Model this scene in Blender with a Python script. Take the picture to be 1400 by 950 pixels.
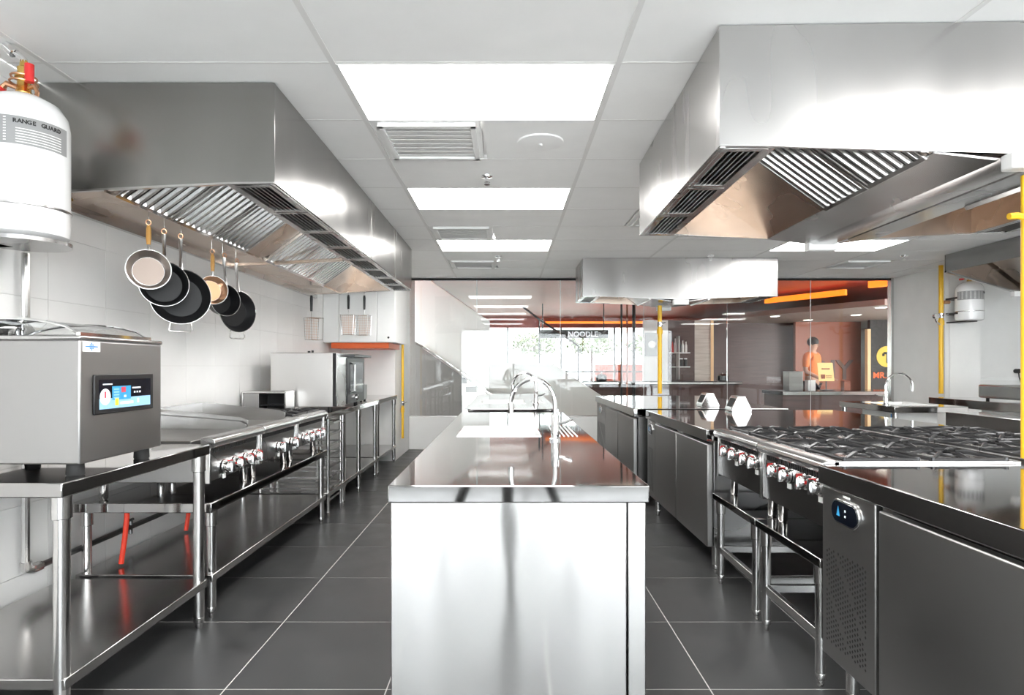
import bpy, bmesh, math, random
from mathutils import Vector, Matrix
random.seed(7)
for o in list(bpy.data.objects): bpy.data.objects.remove(o)
S = bpy.context.scene
COL = S.collection
PI = math.pi
# ------------------------------------------------------------------ camera, sky, exposure
cam_d = bpy.data.cameras.new('camera'); cam = bpy.data.objects.new('camera', cam_d); COL.objects.link(cam)
cam.location = (0, 0, 1.2); cam.rotation_euler = (PI/2, 0, 0)
cam_d.sensor_width = 36; cam_d.lens = 840/1400*36
cam_d.shift_x = 6/1400; cam_d.shift_y = 25/1400
cam_d.clip_start = 0.02
S.camera = cam
W = bpy.data.worlds.new('sky'); S.world = W; W.use_nodes = True
bg = W.node_tree.nodes['Background']; bg.inputs[0].default_value = (0.93, 0.97, 1.0, 1); bg.inputs[1].default_value = 4.3
S.view_settings.view_transform = 'Standard'; S.view_settings.look = 'None'
S.view_settings.gamma = 1; S.view_settings.use_curve_mapping = False
S.view_settings.exposure = 1.75
LIGHT = 5.5          # strength of the ceiling panels
S.cycles.max_bounces = 10; S.cycles.diffuse_bounces = 5; S.cycles.glossy_bounces = 6
S.cycles.transparent_max_bounces = 16; S.cycles.sample_clamp_indirect = 8
S.cycles.use_denoising = True
S.cycles.caustics_reflective = True
def portal(x, y, z, sx, sz, rot):
    l = bpy.data.lights.new('window_portal', 'AREA'); l.shape = 'RECTANGLE'; l.size = sx; l.size_y = sz
    l.cycles.is_portal = True
    o = bpy.data.objects.new('window_portal', l); COL.objects.link(o); o.location = (x, y, z); o.rotation_euler = rot
portal(2.0, -3.06, 1.3, 7.2, 2.2, (PI/2, 0, PI))
portal(2.0, 18.3, 1.3, 16.0, 2.4, (PI/2, 0, 0))

# ------------------------------------------------------------------ materials
def mat(name, col, rough=0.5, metal=0.0, **k):
    m = bpy.data.materials.new(name); m.use_nodes = True
    b = m.node_tree.nodes['Principled BSDF']
    b.inputs['Base Color'].default_value = (*col, 1); b.inputs['Roughness'].default_value = rough
    b.inputs['Metallic'].default_value = metal
    if 'spec' in k: b.inputs['Specular IOR Level'].default_value = k['spec']
    if 'emit' in k:
        b.inputs['Emission Color'].default_value = (*k.get('ecol', col), 1); b.inputs['Emission Strength'].default_value = k['emit']
    if 'coat' in k: b.inputs['Coat Weight'].default_value = k['coat']
    return m
def nodes(m): return m.node_tree.nodes, m.node_tree.links, m.node_tree.nodes['Principled BSDF']
def noise_on(m, scale=(1, 1, 1), nscale=5, detail=3, col=None, rough=None, bump=None, dist=0.01):
    """procedural grain: drives colour, roughness and fine relief from stretched noise"""
    n, l, b = nodes(m)
    tc = n.new('ShaderNodeTexCoord'); mp = n.new('ShaderNodeMapping'); mp.inputs['Scale'].default_value = scale
    nz = n.new('ShaderNodeTexNoise'); nz.inputs['Scale'].default_value = nscale; nz.inputs['Detail'].default_value = detail
    l.new(tc.outputs['Object'], mp.inputs[0]); l.new(mp.outputs[0], nz.inputs['Vector'])
    if col:
        r = n.new('ShaderNodeValToRGB'); r.color_ramp.elements[0].position = .3; r.color_ramp.elements[1].position = .7
        r.color_ramp.elements[0].color = (*col[0], 1); r.color_ramp.elements[1].color = (*col[1], 1)
        l.new(nz.outputs['Fac'], r.inputs[0]); l.new(r.outputs[0], b.inputs['Base Color'])
    if rough:
        r = n.new('ShaderNodeMapRange'); r.inputs[1].default_value = .3; r.inputs[2].default_value = .7
        r.inputs[3].default_value = rough[0]; r.inputs[4].default_value = rough[1]
        l.new(nz.outputs['Fac'], r.inputs[0]); l.new(r.outputs[0], b.inputs['Roughness'])
    if bump:
        bp = n.new('ShaderNodeBump'); bp.inputs['Strength'].default_value = bump; bp.inputs['Distance'].default_value = dist
        l.new(nz.outputs['Fac'], bp.inputs['Height']); l.new(bp.outputs[0], b.inputs['Normal'])
    return m
def steel(name, col=(.60, .59, .58), rough=(.2, .3), wave=.10, wscale=1.6, aniso=0.0, stretch=(1, 1, 1)):
    m = mat(name, col, rough[0], 1.0)
    noise_on(m, stretch, wscale, 2, ([c*.92 for c in col], col), rough, wave, .02)
    if aniso:
        n, l, b = nodes(m)
        t = n.new('ShaderNodeTangent'); t.direction_type = 'RADIAL'; t.axis = 'Z'; b.inputs['Anisotropic Rotation'].default_value = .25
        b.inputs['Anisotropic'].default_value = aniso; l.new(t.outputs[0], b.inputs['Tangent'])
    return m
M = {}
M['steel'] = steel('brushed_steel')
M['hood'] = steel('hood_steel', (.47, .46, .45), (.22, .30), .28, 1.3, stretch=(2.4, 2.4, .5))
M['hood_left'] = steel('hood_steel_dim_reflection', (.33, .322, .312), (.20, .28), .30, 1.3, stretch=(2.4, 2.4, .5))  # hood steel darkened to stand in for the left hood's dimmer reflections
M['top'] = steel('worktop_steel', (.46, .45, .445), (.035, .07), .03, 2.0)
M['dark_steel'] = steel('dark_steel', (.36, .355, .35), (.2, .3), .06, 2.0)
M['panel'] = steel('cabinet_steel', (.40, .393, .386), (.34, .44), .08, 1.2)
M['island'] = steel('island_steel', (.56, .55, .54), (.15, .165), .16, 2.0, stretch=(2.0, 2.0, .9), aniso=1.0)
M['sink'] = mat('satin_sink_steel', (.72, .72, .71), .35, .35)
M['warm'] = steel('warm_reflection_steel', (.66, .54, .45), (.22, .32), .08, 2.0)  # copper cast of warm reflections painted into the hood interior steel
M['pan_base'] = steel('pan_base', (.20, .165, .145), (.34, .42), .03, 3.0)
M['shelf'] = steel('shelf_steel', (.52, .51, .50), (.16, .24), .06, 2.0)
M['oven'] = steel('oven_steel', (.64, .62, .60), (.36, .44), .08, 1.5)
M['plate'] = steel('griddle_plate', (.25, .24, .23), (.3, .45), .05, 3.0)
M['tube'] = mat('tube_steel', (.68, .67, .66), .18, 1.0)
M['chrome'] = mat('chrome', (.85, .85, .85), .06, 1.0)
M['white'] = noise_on(mat('white_wall', (.80, .795, .78), .45), (1, 1, 1), 3, 3, ((.78, .775, .76), (.83, .825, .81)))
M['wall_tile'] = noise_on(mat('white_tile', (.82, .81, .80), .3), (1, 1, 1), 4, 2, ((.80, .79, .78), (.84, .835, .82)))
M['grout'] = mat('wall_grout', (.74, .73, .71), .8)
M['ceil'] = noise_on(mat('ceiling_tile', (.9, .9, .89), .6), (1, 1, 1), 6, 4, ((.885, .885, .875), (.91, .91, .90)))
M['grid'] = mat('ceiling_grid', (.76, .755, .74), .5)
M['lamp'] = mat('lamp_panel', (1, 1, 1), .5, emit=LIGHT, ecol=(1, .985, .96))
M['floor'] = noise_on(mat('slate_tile', (.05, .05, .05), .35), (1, 1, 1), 5, 6, ((.040, .041, .042), (.062, .062, .062)), (.28, .42), .05, .004)
M['floor_grout'] = mat('floor_grout', (.62, .61, .59), .8)
M['black'] = mat('black_plastic', (.012, .012, .013), .35)
M['cast'] = noise_on(mat('cast_iron', (.05, .05, .052), .34, .6), (1, 1, 1), 60, 2, None, None, .2, .002)
M['rubber'] = mat('black_rubber', (.02, .02, .02), .7)
M['dark'] = mat('dark_recess', (.015, .015, .015), .8)
M['nonstick'] = mat('nonstick_black', (.012, .012, .013), .42, spec=.25)
M['wood'] = noise_on(mat('wooden_handle', (.62, .33, .09), .45), (8, 8, 1), 6, 3, ((.52, .26, .06), (.70, .40, .13)))
M['copper'] = mat('copper', (.62, .34, .20), .3, 1.0)
M['brass'] = mat('brass', (.72, .47, .14), .25, 1.0)
M['red'] = mat('red_plastic', (.72, .03, .03), .4)
M['hose'] = mat('red_hose', (.80, .05, .02), .4)
M['yellow'] = mat('yellow_paint', (.80, .47, .02), .35)
M['tank'] = mat('white_enamel', (.86, .86, .86), .25, coat=.3)
M['label'] = mat('label_grey', (.30, .30, .30), .5)
M['paper'] = mat('paper_white', (.85, .85, .84), .6)
M['ink'] = mat('black_ink', (.02, .02, .02), .6)
M['orange'] = mat('orange_paint', (.75, .13, .025), .4)
M['screen'] = mat('screen_dark', (.004, .006, .012), .12)
M['blue'] = mat('screen_blue', (.03, .25, .48), .3, emit=.12, ecol=(.05, .32, .6))
M['pale_blue'] = mat('screen_pale_blue', (.25, .45, .7), .3, emit=.12, ecol=(.3, .5, .75))
M['scr_white'] = mat('screen_white', (.8, .85, .9), .3, emit=.12)
M['scr_red'] = mat('screen_red', (.6, .05, .08), .3, emit=.12)
M['scr_yellow'] = mat('screen_yellow', (.8, .8, .05), .3, emit=.12)
M['logo_blue'] = mat('logo_blue', (.02, .22, .60), .4)
M['pipe'] = mat('dark_conduit', (.10, .10, .10), .3, .8)
# outside hall
M['hall_ceil'] = noise_on(mat('red_brown_ceiling', (.36, .06, .035), .4), (1, 6, 1), 2, 3, ((.55, .085, .045), (.68, .12, .065)))
M['soffit'] = mat('grey_brown_soffit', (.38, .32, .28), .6)
M['hall_floor'] = mat('hall_floor', (.52, .50, .47), .3)
M['brown'] = noise_on(mat('brown_boards', (.10, .05, .042), .5), (1, 1, 14), 2, 2, ((.06, .024, .02), (.095, .042, .036)))
M['rust'] = mat('rust_wall', (.30, .075, .03), .5)
M['rust_letter'] = mat('letter_brown', (.13, .07, .055), .5)
M['cove'] = mat('orange_cove_light', (1, .28, .03), .5, emit=.6, ecol=(1, .2, .015))
M['down'] = mat('downlight', (1, .95, .85), .5, emit=6)
M['warm_lamp'] = mat('warm_lamp', (.8, .55, .30), .5, emit=.05, ecol=(1, .62, .3))
M['gold'] = mat('gold_sign', (.85, .55, .08), .4, emit=.08, ecol=(.9, .6, .1))
M['mosaic'] = noise_on(mat('black_mosaic', (.03, .025, .022), .4), (1, 1, 1), 30, 2, ((.008, .007, .006), (.06, .05, .045)))
M['sign_red'] = mat('sign_red', (.75, .12, .03), .4, emit=.2, ecol=(.9, .2, .05))
M['salmon'] = mat('salmon_wall', (.34, .075, .05), .6)
M['leaf'] = noise_on(mat('leaves', (.2, .35, .05), .6), (1, 1, 1), 3, 4, ((.03, .07, .008), (.13, .15, .02)))
M['grey'] = mat('grey_panel', (.17, .16, .15), .35)
M['pale'] = mat('pale_parapet', (.78, .77, .75), .4)
M['stone'] = noise_on(mat('cream_stone', (.58, .52, .46), .6), (1, 1, 12), 3, 3, ((.50, .44, .38), (.66, .60, .54)))
M['skin'] = mat('skin', (.55, .32, .22), .5)
M['hair'] = mat('black_hair', (.015, .012, .01), .5)
M['shirt'] = mat('orange_shirt', (.75, .20, .03), .7)
M['trousers'] = mat('dark_trousers', (.03, .03, .04), .7)
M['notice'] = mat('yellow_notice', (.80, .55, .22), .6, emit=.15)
def glass(name, tint=(1, 1, 1), ior=1.5):
    m = bpy.data.materials.new(name); m.use_nodes = True
    n, l = m.node_tree.nodes, m.node_tree.links
    n.remove(n['Principled BSDF']); out = n['Material Output']
    t = n.new('ShaderNodeBsdfTransparent'); t.inputs[0].default_value = (*tint, 1)
    g = n.new('ShaderNodeBsdfGlossy'); g.inputs['Roughness'].default_value = 0.0
    f = n.new('ShaderNodeFresnel'); f.inputs[0].default_value = ior
    mx = n.new('ShaderNodeMixShader')
    l.new(f.outputs[0], mx.inputs[0]); l.new(t.outputs[0], mx.inputs[1]); l.new(g.outputs[0], mx.inputs[2]); l.new(mx.outputs[0], out.inputs[0])
    return m
M['glass'] = glass('partition_glass', (.95, .96, .95), 1.45)
M['tinted'] = glass('tinted_window_glass', (.62, .64, .63), 1.5)
M['clear'] = glass('clear_acrylic', (.93, .94, .94), 1.5)

# ------------------------------------------------------------------ mesh builder
class MB:
    def __init__(s): s.v = []; s.f = []; s.M = Matrix()
    def add(s, vs, fs):
        k = len(s.v); s.v += [s.M @ Vector(p) for p in vs]; s.f += [[i+k for i in f] for f in fs]; return s
    def box(s, x0, x1, y0, y1, z0, z1):
        if x0 > x1: x0, x1 = x1, x0
        if y0 > y1: y0, y1 = y1, y0
        if z0 > z1: z0, z1 = z1, z0
        return s.add([(x0,y0,z0),(x1,y0,z0),(x1,y1,z0),(x0,y1,z0),(x0,y0,z1),(x1,y0,z1),(x1,y1,z1),(x0,y1,z1)],
                     [(3,2,1,0),(4,5,6,7),(0,1,5,4),(1,2,6,5),(2,3,7,6),(3,0,4,7)])
    def cyl(s, p0, p1, r, r1=None, n=16, caps=True):
        p0, p1 = Vector(p0), Vector(p1); r1 = r if r1 is None else r1
        d = (p1-p0).normalized(); a = d.orthogonal().normalized(); b = d.cross(a)
        vs = []
        for p, q in ((p0, r), (p1, r1)):
            for i in range(n):
                t = 2*PI*i/n; vs.append(p + a*math.cos(t)*q + b*math.sin(t)*q)
        fs = [(i, (i+1) % n, n+(i+1) % n, n+i) for i in range(n)]
        if caps: fs += [tuple(range(n-1, -1, -1)), tuple(range(n, 2*n))]
        return s.add(vs, fs)
    def tube(s, pts, r, n=8, closed=False):
        P = [Vector(p) for p in pts]; m = len(P); vs = []; fs = []; a = None
        for i, p in enumerate(P):
            if closed: d = (P[(i+1) % m]-P[i-1]).normalized()
            else: d = (P[min(i+1, m-1)]-P[max(i-1, 0)]).normalized()
            a = d.orthogonal().normalized() if a is None else (a - d*a.dot(d)).normalized()
            b = d.cross(a); q = r[i] if isinstance(r, (list, tuple)) else r
            vs += [p + a*math.cos(2*PI*k/n)*q + b*math.sin(2*PI*k/n)*q for k in range(n)]
        for i in range(m if closed else m-1):
            j = (i+1) % m
            fs += [(i*n+k, i*n+(k+1) % n, j*n+(k+1) % n, j*n+k) for k in range(n)]
        if not closed: fs += [tuple(range(n-1, -1, -1)), tuple(range((m-1)*n, m*n))]
        return s.add(vs, fs)
    def lathe(s, prof, c=(0, 0, 0), n=24):
        vs = []; fs = []; m = len(prof); c = Vector(c)
        for (r, z) in prof:
            vs += [c + Vector((r*math.cos(2*PI*k/n), r*math.sin(2*PI*k/n), z)) for k in range(n)]
        for i in range(m-1):
            fs += [(i*n+k, i*n+(k+1) % n, (i+1)*n+(k+1) % n, (i+1)*n+k) for k in range(n)]
        if prof[0][0] > 1e-4: fs.append(tuple(range(n-1, -1, -1)))
        if prof[-1][0] > 1e-4: fs.append(tuple(range((m-1)*n, m*n)))
        return s.add(vs, fs)
    def prism(s, pts, axis, a, b):
        """extrude a 2D polygon: axis 'y' takes (x,z), 'x' takes (y,z), 'z' takes (x,y)"""
        mk = {'y': lambda p, t: (p[0], t, p[1]), 'x': lambda p, t: (t, p[0], p[1]), 'z': lambda p, t: (p[0], p[1], t)}[axis]
        n = len(pts); vs = [mk(p, a) for p in pts]+[mk(p, b) for p in pts]
        return s.add(vs, [tuple(range(n-1, -1, -1)), tuple(range(n, 2*n))]+[(i, (i+1) % n, n+(i+1) % n, n+i) for i in range(n)])
    def slab(s, a, b, y0, y1, t):
        """sheet from (x,z)=a to b in section, extruded along y, thickness t to the left of a->b"""
        d = Vector((b[0]-a[0], b[1]-a[1])).normalized(); n = Vector((-d.y, d.x))*t
        return s.prism([a, b, (b[0]+n.x, b[1]+n.y), (a[0]+n.x, a[1]+n.y)], 'y', y0, y1)
    def ball(s, c, r, sc=(1, 1, 1), n=12):
        prof = [(max(1e-5, r*math.sin(PI*i/8)), -r*math.cos(PI*i/8)) for i in range(9)]
        k = len(s.v); s.lathe(prof, (0, 0, 0), n)
        for i in range(k, len(s.v)):
            v = s.v[i]; s.v[i] = Vector((v.x*sc[0]+c[0], v.y*sc[1]+c[1], v.z*sc[2]+c[2]))
        return s
def wl(o):
    p = Vector()
    while o is not None: p += o.location; o = o.parent
    return p
def mesh(mb, name, m, smooth=True, weld=True, off=Vector()):
    me = bpy.data.meshes.new(name)
    me.from_pydata([tuple(v-off) for v in mb.v], [], mb.f)
    bm = bmesh.new(); bm.from_mesh(me)
    if weld: bmesh.ops.remove_doubles(bm, verts=bm.verts, dist=1e-5)
    bmesh.ops.recalc_face_normals(bm, faces=bm.faces)
    bm.to_mesh(me); bm.free()
    me.materials.append(m)
    if smooth:
        me.polygons.foreach_set('use_smooth', [True]*len(me.polygons)); me.set_sharp_from_angle(angle=.6)
    return me
def link(name, me, parent=None, loc=None, rot=None):
    o = bpy.data.objects.new(name, me); COL.objects.link(o)
    if parent: o.parent = parent
    if loc is not None: o.location = loc
    if rot is not None: o.rotation_euler = rot
    return o
def build(name, mb, m, parent=None, bev=0.0, local=False, smooth=True, weld=True, kind=None):
    """one mesh object; coordinates are world unless local (then those of the parent)"""
    if parent is not None: off = Vector() if local else wl(parent)
    else:
        xs = [v.x for v in mb.v]; ys = [v.y for v in mb.v]; zs = [v.z for v in mb.v]
        off = Vector(((min(xs)+max(xs))/2, (min(ys)+max(ys))/2, min(zs)))
    o = link(name, mesh(mb, name, M[m] if isinstance(m, str) else m, smooth, weld, off), parent)
    if parent is None: o.location = off
    if bev:
        b = o.modifiers.new('bevel', 'BEVEL'); b.width = bev; b.segments = 2; b.limit_method = 'ANGLE'; b.angle_limit = .6
    if kind: o['kind'] = kind
    return o
def tag(o, label, cat, group=None):
    o['label'] = label; o['category'] = cat
    if group: o['group'] = group
    return o
def thing(name, label, cat, loc, group=None, rotz=0):
    o = link(name, None, None, loc, (0, 0, rotz)); return tag(o, label, cat, group)
def struct(name, mb=None, m=None, loc=(0, 0, 0), bev=0):
    o = build(name, mb, m, None, bev) if mb else link(name, None, None, loc)
    o['kind'] = 'structure'; return o
def dup(root, loc, rotz=None, label=None, group=None):
    def cp(o, parent):
        c = o.copy(); COL.objects.link(c); c.parent = parent
        for ch in list(o.children): cp(ch, c)
        return c
    kids = list(root.children)
    r = root.copy(); COL.objects.link(r); r.location = loc
    if rotz is not None: r.rotation_euler = (0, 0, rotz)
    if label: r['label'] = label
    if group: r['group'] = group
    for ch in kids: cp(ch, r)
    return r
def text(name, s, size, m, parent, loc, rot, depth=.002, align='LEFT', bold=0.0):
    c = bpy.data.curves.new(name, 'FONT'); c.body = s; c.size = size; c.extrude = depth; c.align_x = align; c.offset = bold
    c.resolution_u = 3
    c.materials.append(M[m]); o = bpy.data.objects.new(name, c); COL.objects.link(o)
    me = bpy.data.meshes.new_from_object(o); bpy.data.objects.remove(o)
    return link(name, me, parent, Vector(loc)-wl(parent), rot)
CACHE = {}
def cached(key, fn):
    if key not in CACHE: CACHE[key] = fn()
    return CACHE[key]
def leg(parent, x, y, z1, r=.02, z0=0.0, collar=True):
    """round tube leg with a collar under the top and a bullet foot of its own"""
    h = z1-z0
    def mk():
        mb = MB().cyl((0, 0, .05), (0, 0, h), r, n=14)
        if collar: mb.lathe([(r*.9, h-.075), (r*1.25, h-.07), (r*1.25, h)], n=14)
        return mesh(mb, 'leg', M['tube'])
    def mkf():
        return mesh(MB().lathe([(r*.45, 0), (r*.6, .006), (r*.6, .022), (r*.95, .03), (r*1.05, .05), (r*.95, .054)], n=12), 'foot', M['tube'])
    o = link('leg', cached(('leg', round(h, 3), r, collar), mk), parent, Vector((x, y, z0))-wl(parent))
    link('foot', cached(('foot', r), mkf), o, (0, 0, 0)); return o

# ------------------------------------------------------------------ the room
XL, XR, YB, YG, ZC = -2.1, 7.2, -3.0, 8.9, 2.466
floor = struct('floor', MB().box(XL-.1, XR+.1, YB-.1, YG+.15, -.12, -.0012), 'floor_grout')
def pieces(name, parent, m, rects, z0, z1, bev=.0015, axis='z', skip=()):
    for (a0, a1, b0, b1) in rects:
        w, h = round(a1-a0, 4), round(b1-b0, 4)
        def mk():
            if axis == 'z': mb = MB().box(-w/2, w/2, -h/2, h/2, z0, z1)
            elif axis == 'x': mb = MB().box(z0, z1, -w/2, w/2, -h/2, h/2)
            else: mb = MB().box(-w/2, w/2, z0, z1, -h/2, h/2)
            return mesh(mb, name, M[m])
        me = cached((name, m, w, h, z0, z1, axis), mk)
        ca, cb = (a0+a1)/2, (b0+b1)/2
        p = {'z': (ca, cb, 0), 'x': (0, ca, cb), 'y': (ca, 0, cb)}[axis]
        o = link(name, me, parent, Vector(p)-wl(parent))
def grid(lines_a, lines_b, gap):
    return [(a0+gap, a1-gap, b0+gap, b1-gap) for a0, a1 in zip(lines_a, lines_a[1:]) for b0, b1 in zip(lines_b, lines_b[1:])]
def lines(start, step, lo, hi):
    k = math.ceil((lo-start)/step-1e-6); out = [lo]
    while start+k*step < hi-.02:
        if start+k*step > lo+.02: out.append(start+k*step)
        k += 1
    return out+[hi]
gx = lines(-1.049, .6, XL, XR); gy = lines(2.28, .6, 1.08, YG)
pieces('floor_tile', floor, 'floor', grid(gx, gy, .0026), -.011, 0.0)
near = MB().box(XL, XR, YB, 1.076, -.011, 0); build('floor_near_slab', near, 'floor', floor)

ceiling = struct('ceiling', MB().box(XL-.1, XR+.1, YB-.1, YG+.1, ZC+.03, ZC+.15), 'ceil')
cxl = lines(.4645, 1.197, XL, XR); cyl_ = lines(2.567, .6, YB, YG)
LROWS = [-1.033, .767, 2.567, 4.367, 6.167]
light_cells = [(-.7325, r) for r in LROWS] + [(2.8585, r) for r in LROWS] + [(5.2525, r) for r in LROWS[:3]] + [(1.6615, -1.033), (1.6615, .767)]  # last two panels are unseen, added to whiten the near hood's reflection
vents = [(-.7325, 3.167, 'white louvred ceiling vent just beyond the nearest lit panel'), (-.7325, 5.567, 'white louvred ceiling vent beside the third lit panel'),
         (-.7325, 7.367, 'white louvred ceiling vent nearest the glass partition'), (1.0630, 4.967, 'dark slotted ceiling vent half hidden by the big near hood'),
         (4.0555, 7.367, 'white ceiling vent above the right end of the glass partition')]
taken = {(round(a, 2), round(b, 2)) for a, b in light_cells}; vt = {(round(a, 2), round(b, 2)) for a, b, _ in vents}
rects = []
for a0, a1 in zip(cxl, cxl[1:]):
    for b0, b1 in zip(cyl_, cyl_[1:]):
        if (round(a0, 2), round(b0, 2)) in taken: continue
        mid = (a0+a1)/2
        L = (round(a0, 2), round(b0, 2)) in vt; R = (round(a0+.5985, 2), round(b0, 2)) in vt
        if L: rects.append((mid, a1, b0, b1))
        elif R: rects.append((a0, mid, b0, b1))
        else: rects.append((a0, a1, b0, b1))
pieces('ceiling_tile', ceiling, 'ceil', [(a+.01, b-.01, c+.004, d-.004) for a, b, c, d in rects], ZC, ZC+.03)
for x in cxl[1:-1]: build('grid_bar', MB().box(x-.012, x+.012, YB, YG, ZC-.003, ZC+.012), 'grid', ceiling)
for y in cyl_[1:-1]: build('grid_bar', MB().box(XL, XR, y-.006, y+.006, ZC-.001, ZC+.012), 'grid', ceiling)
LN = {2.567: 'nearest', 4.367: 'second', 6.167: 'third', .767: 'overhead', -1.033: 'rear'}
for (x, y) in light_cells:
    if x < 0: lab = {'nearest': 'large lit ceiling panel nearest the camera above the island', 'second': 'lit ceiling panel second from the camera above the island',
                     'third': 'small lit ceiling panel third from the camera, nearest the glass', 'overhead': 'lit ceiling panel right above the camera', 'rear': 'lit ceiling panel behind the camera'}[LN[round(y, 3)]]
    else: lab = 'lit ceiling panel over the right aisle, %s row, %s column' % (LN[round(y, 3)], {1.66: 'range', 2.86: 'sink', 5.25: 'outer'}[round(x, 2)])
    if abs(x-2.8585) < .01 and y > 6: lab = 'lit ceiling panel seen under the big near hood'
    t = thing('ceiling_light', lab, 'light', (x+.5985, y+.3, ZC-.004), 'lit panels in the ceiling grid')
    build('diffuser', MB().box(x+.02, x+1.177, y+.012, y+.588, ZC-.002, ZC+.01), 'lamp', t)
    f = MB()
    for a in ((x+.0125, x+.02, y+.008, y+.592), (x+1.177, x+1.1845, y+.008, y+.592), (x+.02, x+1.177, y+.007, y+.012), (x+.02, x+1.177, y+.588, y+.593)): f.box(*a, ZC-.004, ZC+.01)
    build('frame', f, 'grid', t)
for (x, y, lab) in vents:
    t = thing('ceiling_vent', lab, 'vent', (x+.3, y+.3, ZC-.02), 'vents in the ceiling')
    x0, x1, y0, y1 = x+.05, x+.565, y+.04, y+.565
    f = MB()
    for a in ((x0, x0+.03, y0, y1), (x1-.03, x1, y0, y1), (x0, x1, y0, y0+.03), (x0, x1, y1-.03, y1)): f.box(*a, ZC-.018, ZC+.01)
    build('frame', f, 'paper', t, .003)
    build('backing', MB().box(x0, x1, y0, y1, ZC+.006, ZC+.01), 'dark' if 'dark' in lab else 'grid', t)
    build('surround', MB().box(x+.012, x+.588, y+.008, y+.592, ZC+.004, ZC+.012), 'ceil', t)
    k = 8
    for i in range(k):
        yy = y0+.05+(y1-y0-.1)*i/(k-1)
        build('louvre', MB().prism([(yy-.034, ZC-.010), (yy-.033, ZC-.012), (yy+.036, ZC-.004), (yy+.035, ZC-.002)], 'x', x0+.03, x1-.03), 'paper', t)
tag(build('ceiling_disc', MB().lathe([(.13, ZC), (.128, ZC-.008), (.05, ZC-.014), (.012, ZC-.014), (.010, ZC-.022), (1e-5, ZC-.022)], (.186, 3.475, 0), 32), 'ceil'), 'round white ceiling disc beside the nearest vent', 'detector')
SP = [(-.137, 4.1, 'sprinkler head between the two nearest lit panels'), (-.11, 7.1, 'sprinkler head beyond the third lit panel'),
      (2.33, 7.05, 'sprinkler head just in front of the far hood'), (4.55, 7.05, 'sprinkler head near the top of the right yellow pipe')]
for (x, y, lab) in SP:
    t = thing('sprinkler_head', lab, 'sprinkler', (x, y, ZC-.06), 'sprinkler heads on the ceiling')
    build('escutcheon', MB().lathe([(.04, ZC), (.038, ZC-.008), (.014, ZC-.014), (1e-5, ZC-.014)], (x, y, 0), 20), 'chrome', t)
    b = MB().cyl((x, y, ZC-.012), (x, y, ZC-.04), .009)
    for s in (-1, 1): b.tube([(x+s*.008, y, ZC-.03), (x+s*.017, y, ZC-.042), (x, y, ZC-.056)], .003, 6)
    build('nozzle', b, 'chrome', t); build('deflector', MB().cyl((x, y, ZC-.055), (x, y, ZC-.058), .02, n=12), 'chrome', t)

wl_ = struct('wall_left', MB().box(XL-.12, XL, YB, YG, 0, ZC), 'grout')
pieces('wall_tile', wl_, 'wall_tile', grid(lines(2.0, .4, 2.0, 7.75), lines(0, .3, 0, ZC), .0014), XL, XL+.006, axis='x')
build('near_lining', MB().box(XL, XL+.006, YB, 1.998, 0, ZC), 'white', wl_)
struct('wall_back_left', MB().box(XL+.006, -1.42, 7.75, YG, 0, ZC), 'white')
wr = struct('wall_right', MB().box(XR, XR+.12, YB, 8.4, 0, ZC), 'white')
struct('wall_side', MB().box(5.565, 5.62, 7.82, YG+.1, 0, ZC), 'white')
struct('wall_column', MB().box(5.625, 6.02, 7.82, 8.3, 0, ZC), 'white')
struct('wall_recess', MB().box(6.025, XR, 8.25, 8.4, 0, ZC), 'white')
# dwarf wall under the glass, glass panes
struct('wall_low', MB().box(-1.415, 5.56, YG-.08, YG+.1, 0, .468), 'white', bev=.004)
win = struct('window_1', loc=(-1.41, YG, .468))
px = [-1.653+1.208*k for k in range(6)]+[5.7]
for a, b in zip(px, px[1:]):
    a = max(a, -1.415); b = min(b, 5.535)
    build('pane', MB().box(a+.003, b-.003, YG-.006, YG+.006, .47, ZC-.002), 'glass', win, weld=False)
for a in px[1:6]: build('joint', MB().box(a-.0025, a+.0025, YG-.006, YG+.006, .47, ZC-.002), 'pale', win)
build('sill', MB().box(-1.41, 5.555, YG-.02, YG+.02, .466, .478), 'steel', win)
build('head_track', MB().box(-1.41, 5.555, YG-.02, YG+.03, ZC-.028, ZC-.002), 'dark', win)
struct('trim_1', MB().box(5.525, 5.562, YG-.05, YG+.04, .47, ZC), 'steel', bev=.003)
# window wall behind the camera
wb = MB().box(XL, -1.6, YB-.12, YB, 0, ZC).box(5.6, XR, YB-.12, YB, 0, ZC).box(-1.6, 5.6, YB-.12, YB, 0, .2).box(-1.6, 5.6, YB-.12, YB, 2.4, ZC)
struct('wall_rear', wb, 'white')
w2 = struct('window_2', loc=(2, YB, .2))
for k in range(5):
    x = -1.6+7.2*k/4; build('mullion', MB().box(x-.03, x+.03, YB-.09, YB-.03, .2, 2.4), 'dark_steel', w2)
for k in range(4):
    x = -1.6+1.8*k; build('pane', MB().box(x+.03, x+1.77, YB-.065, YB-.055, .2, 2.4), 'clear', w2, weld=False)

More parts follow.
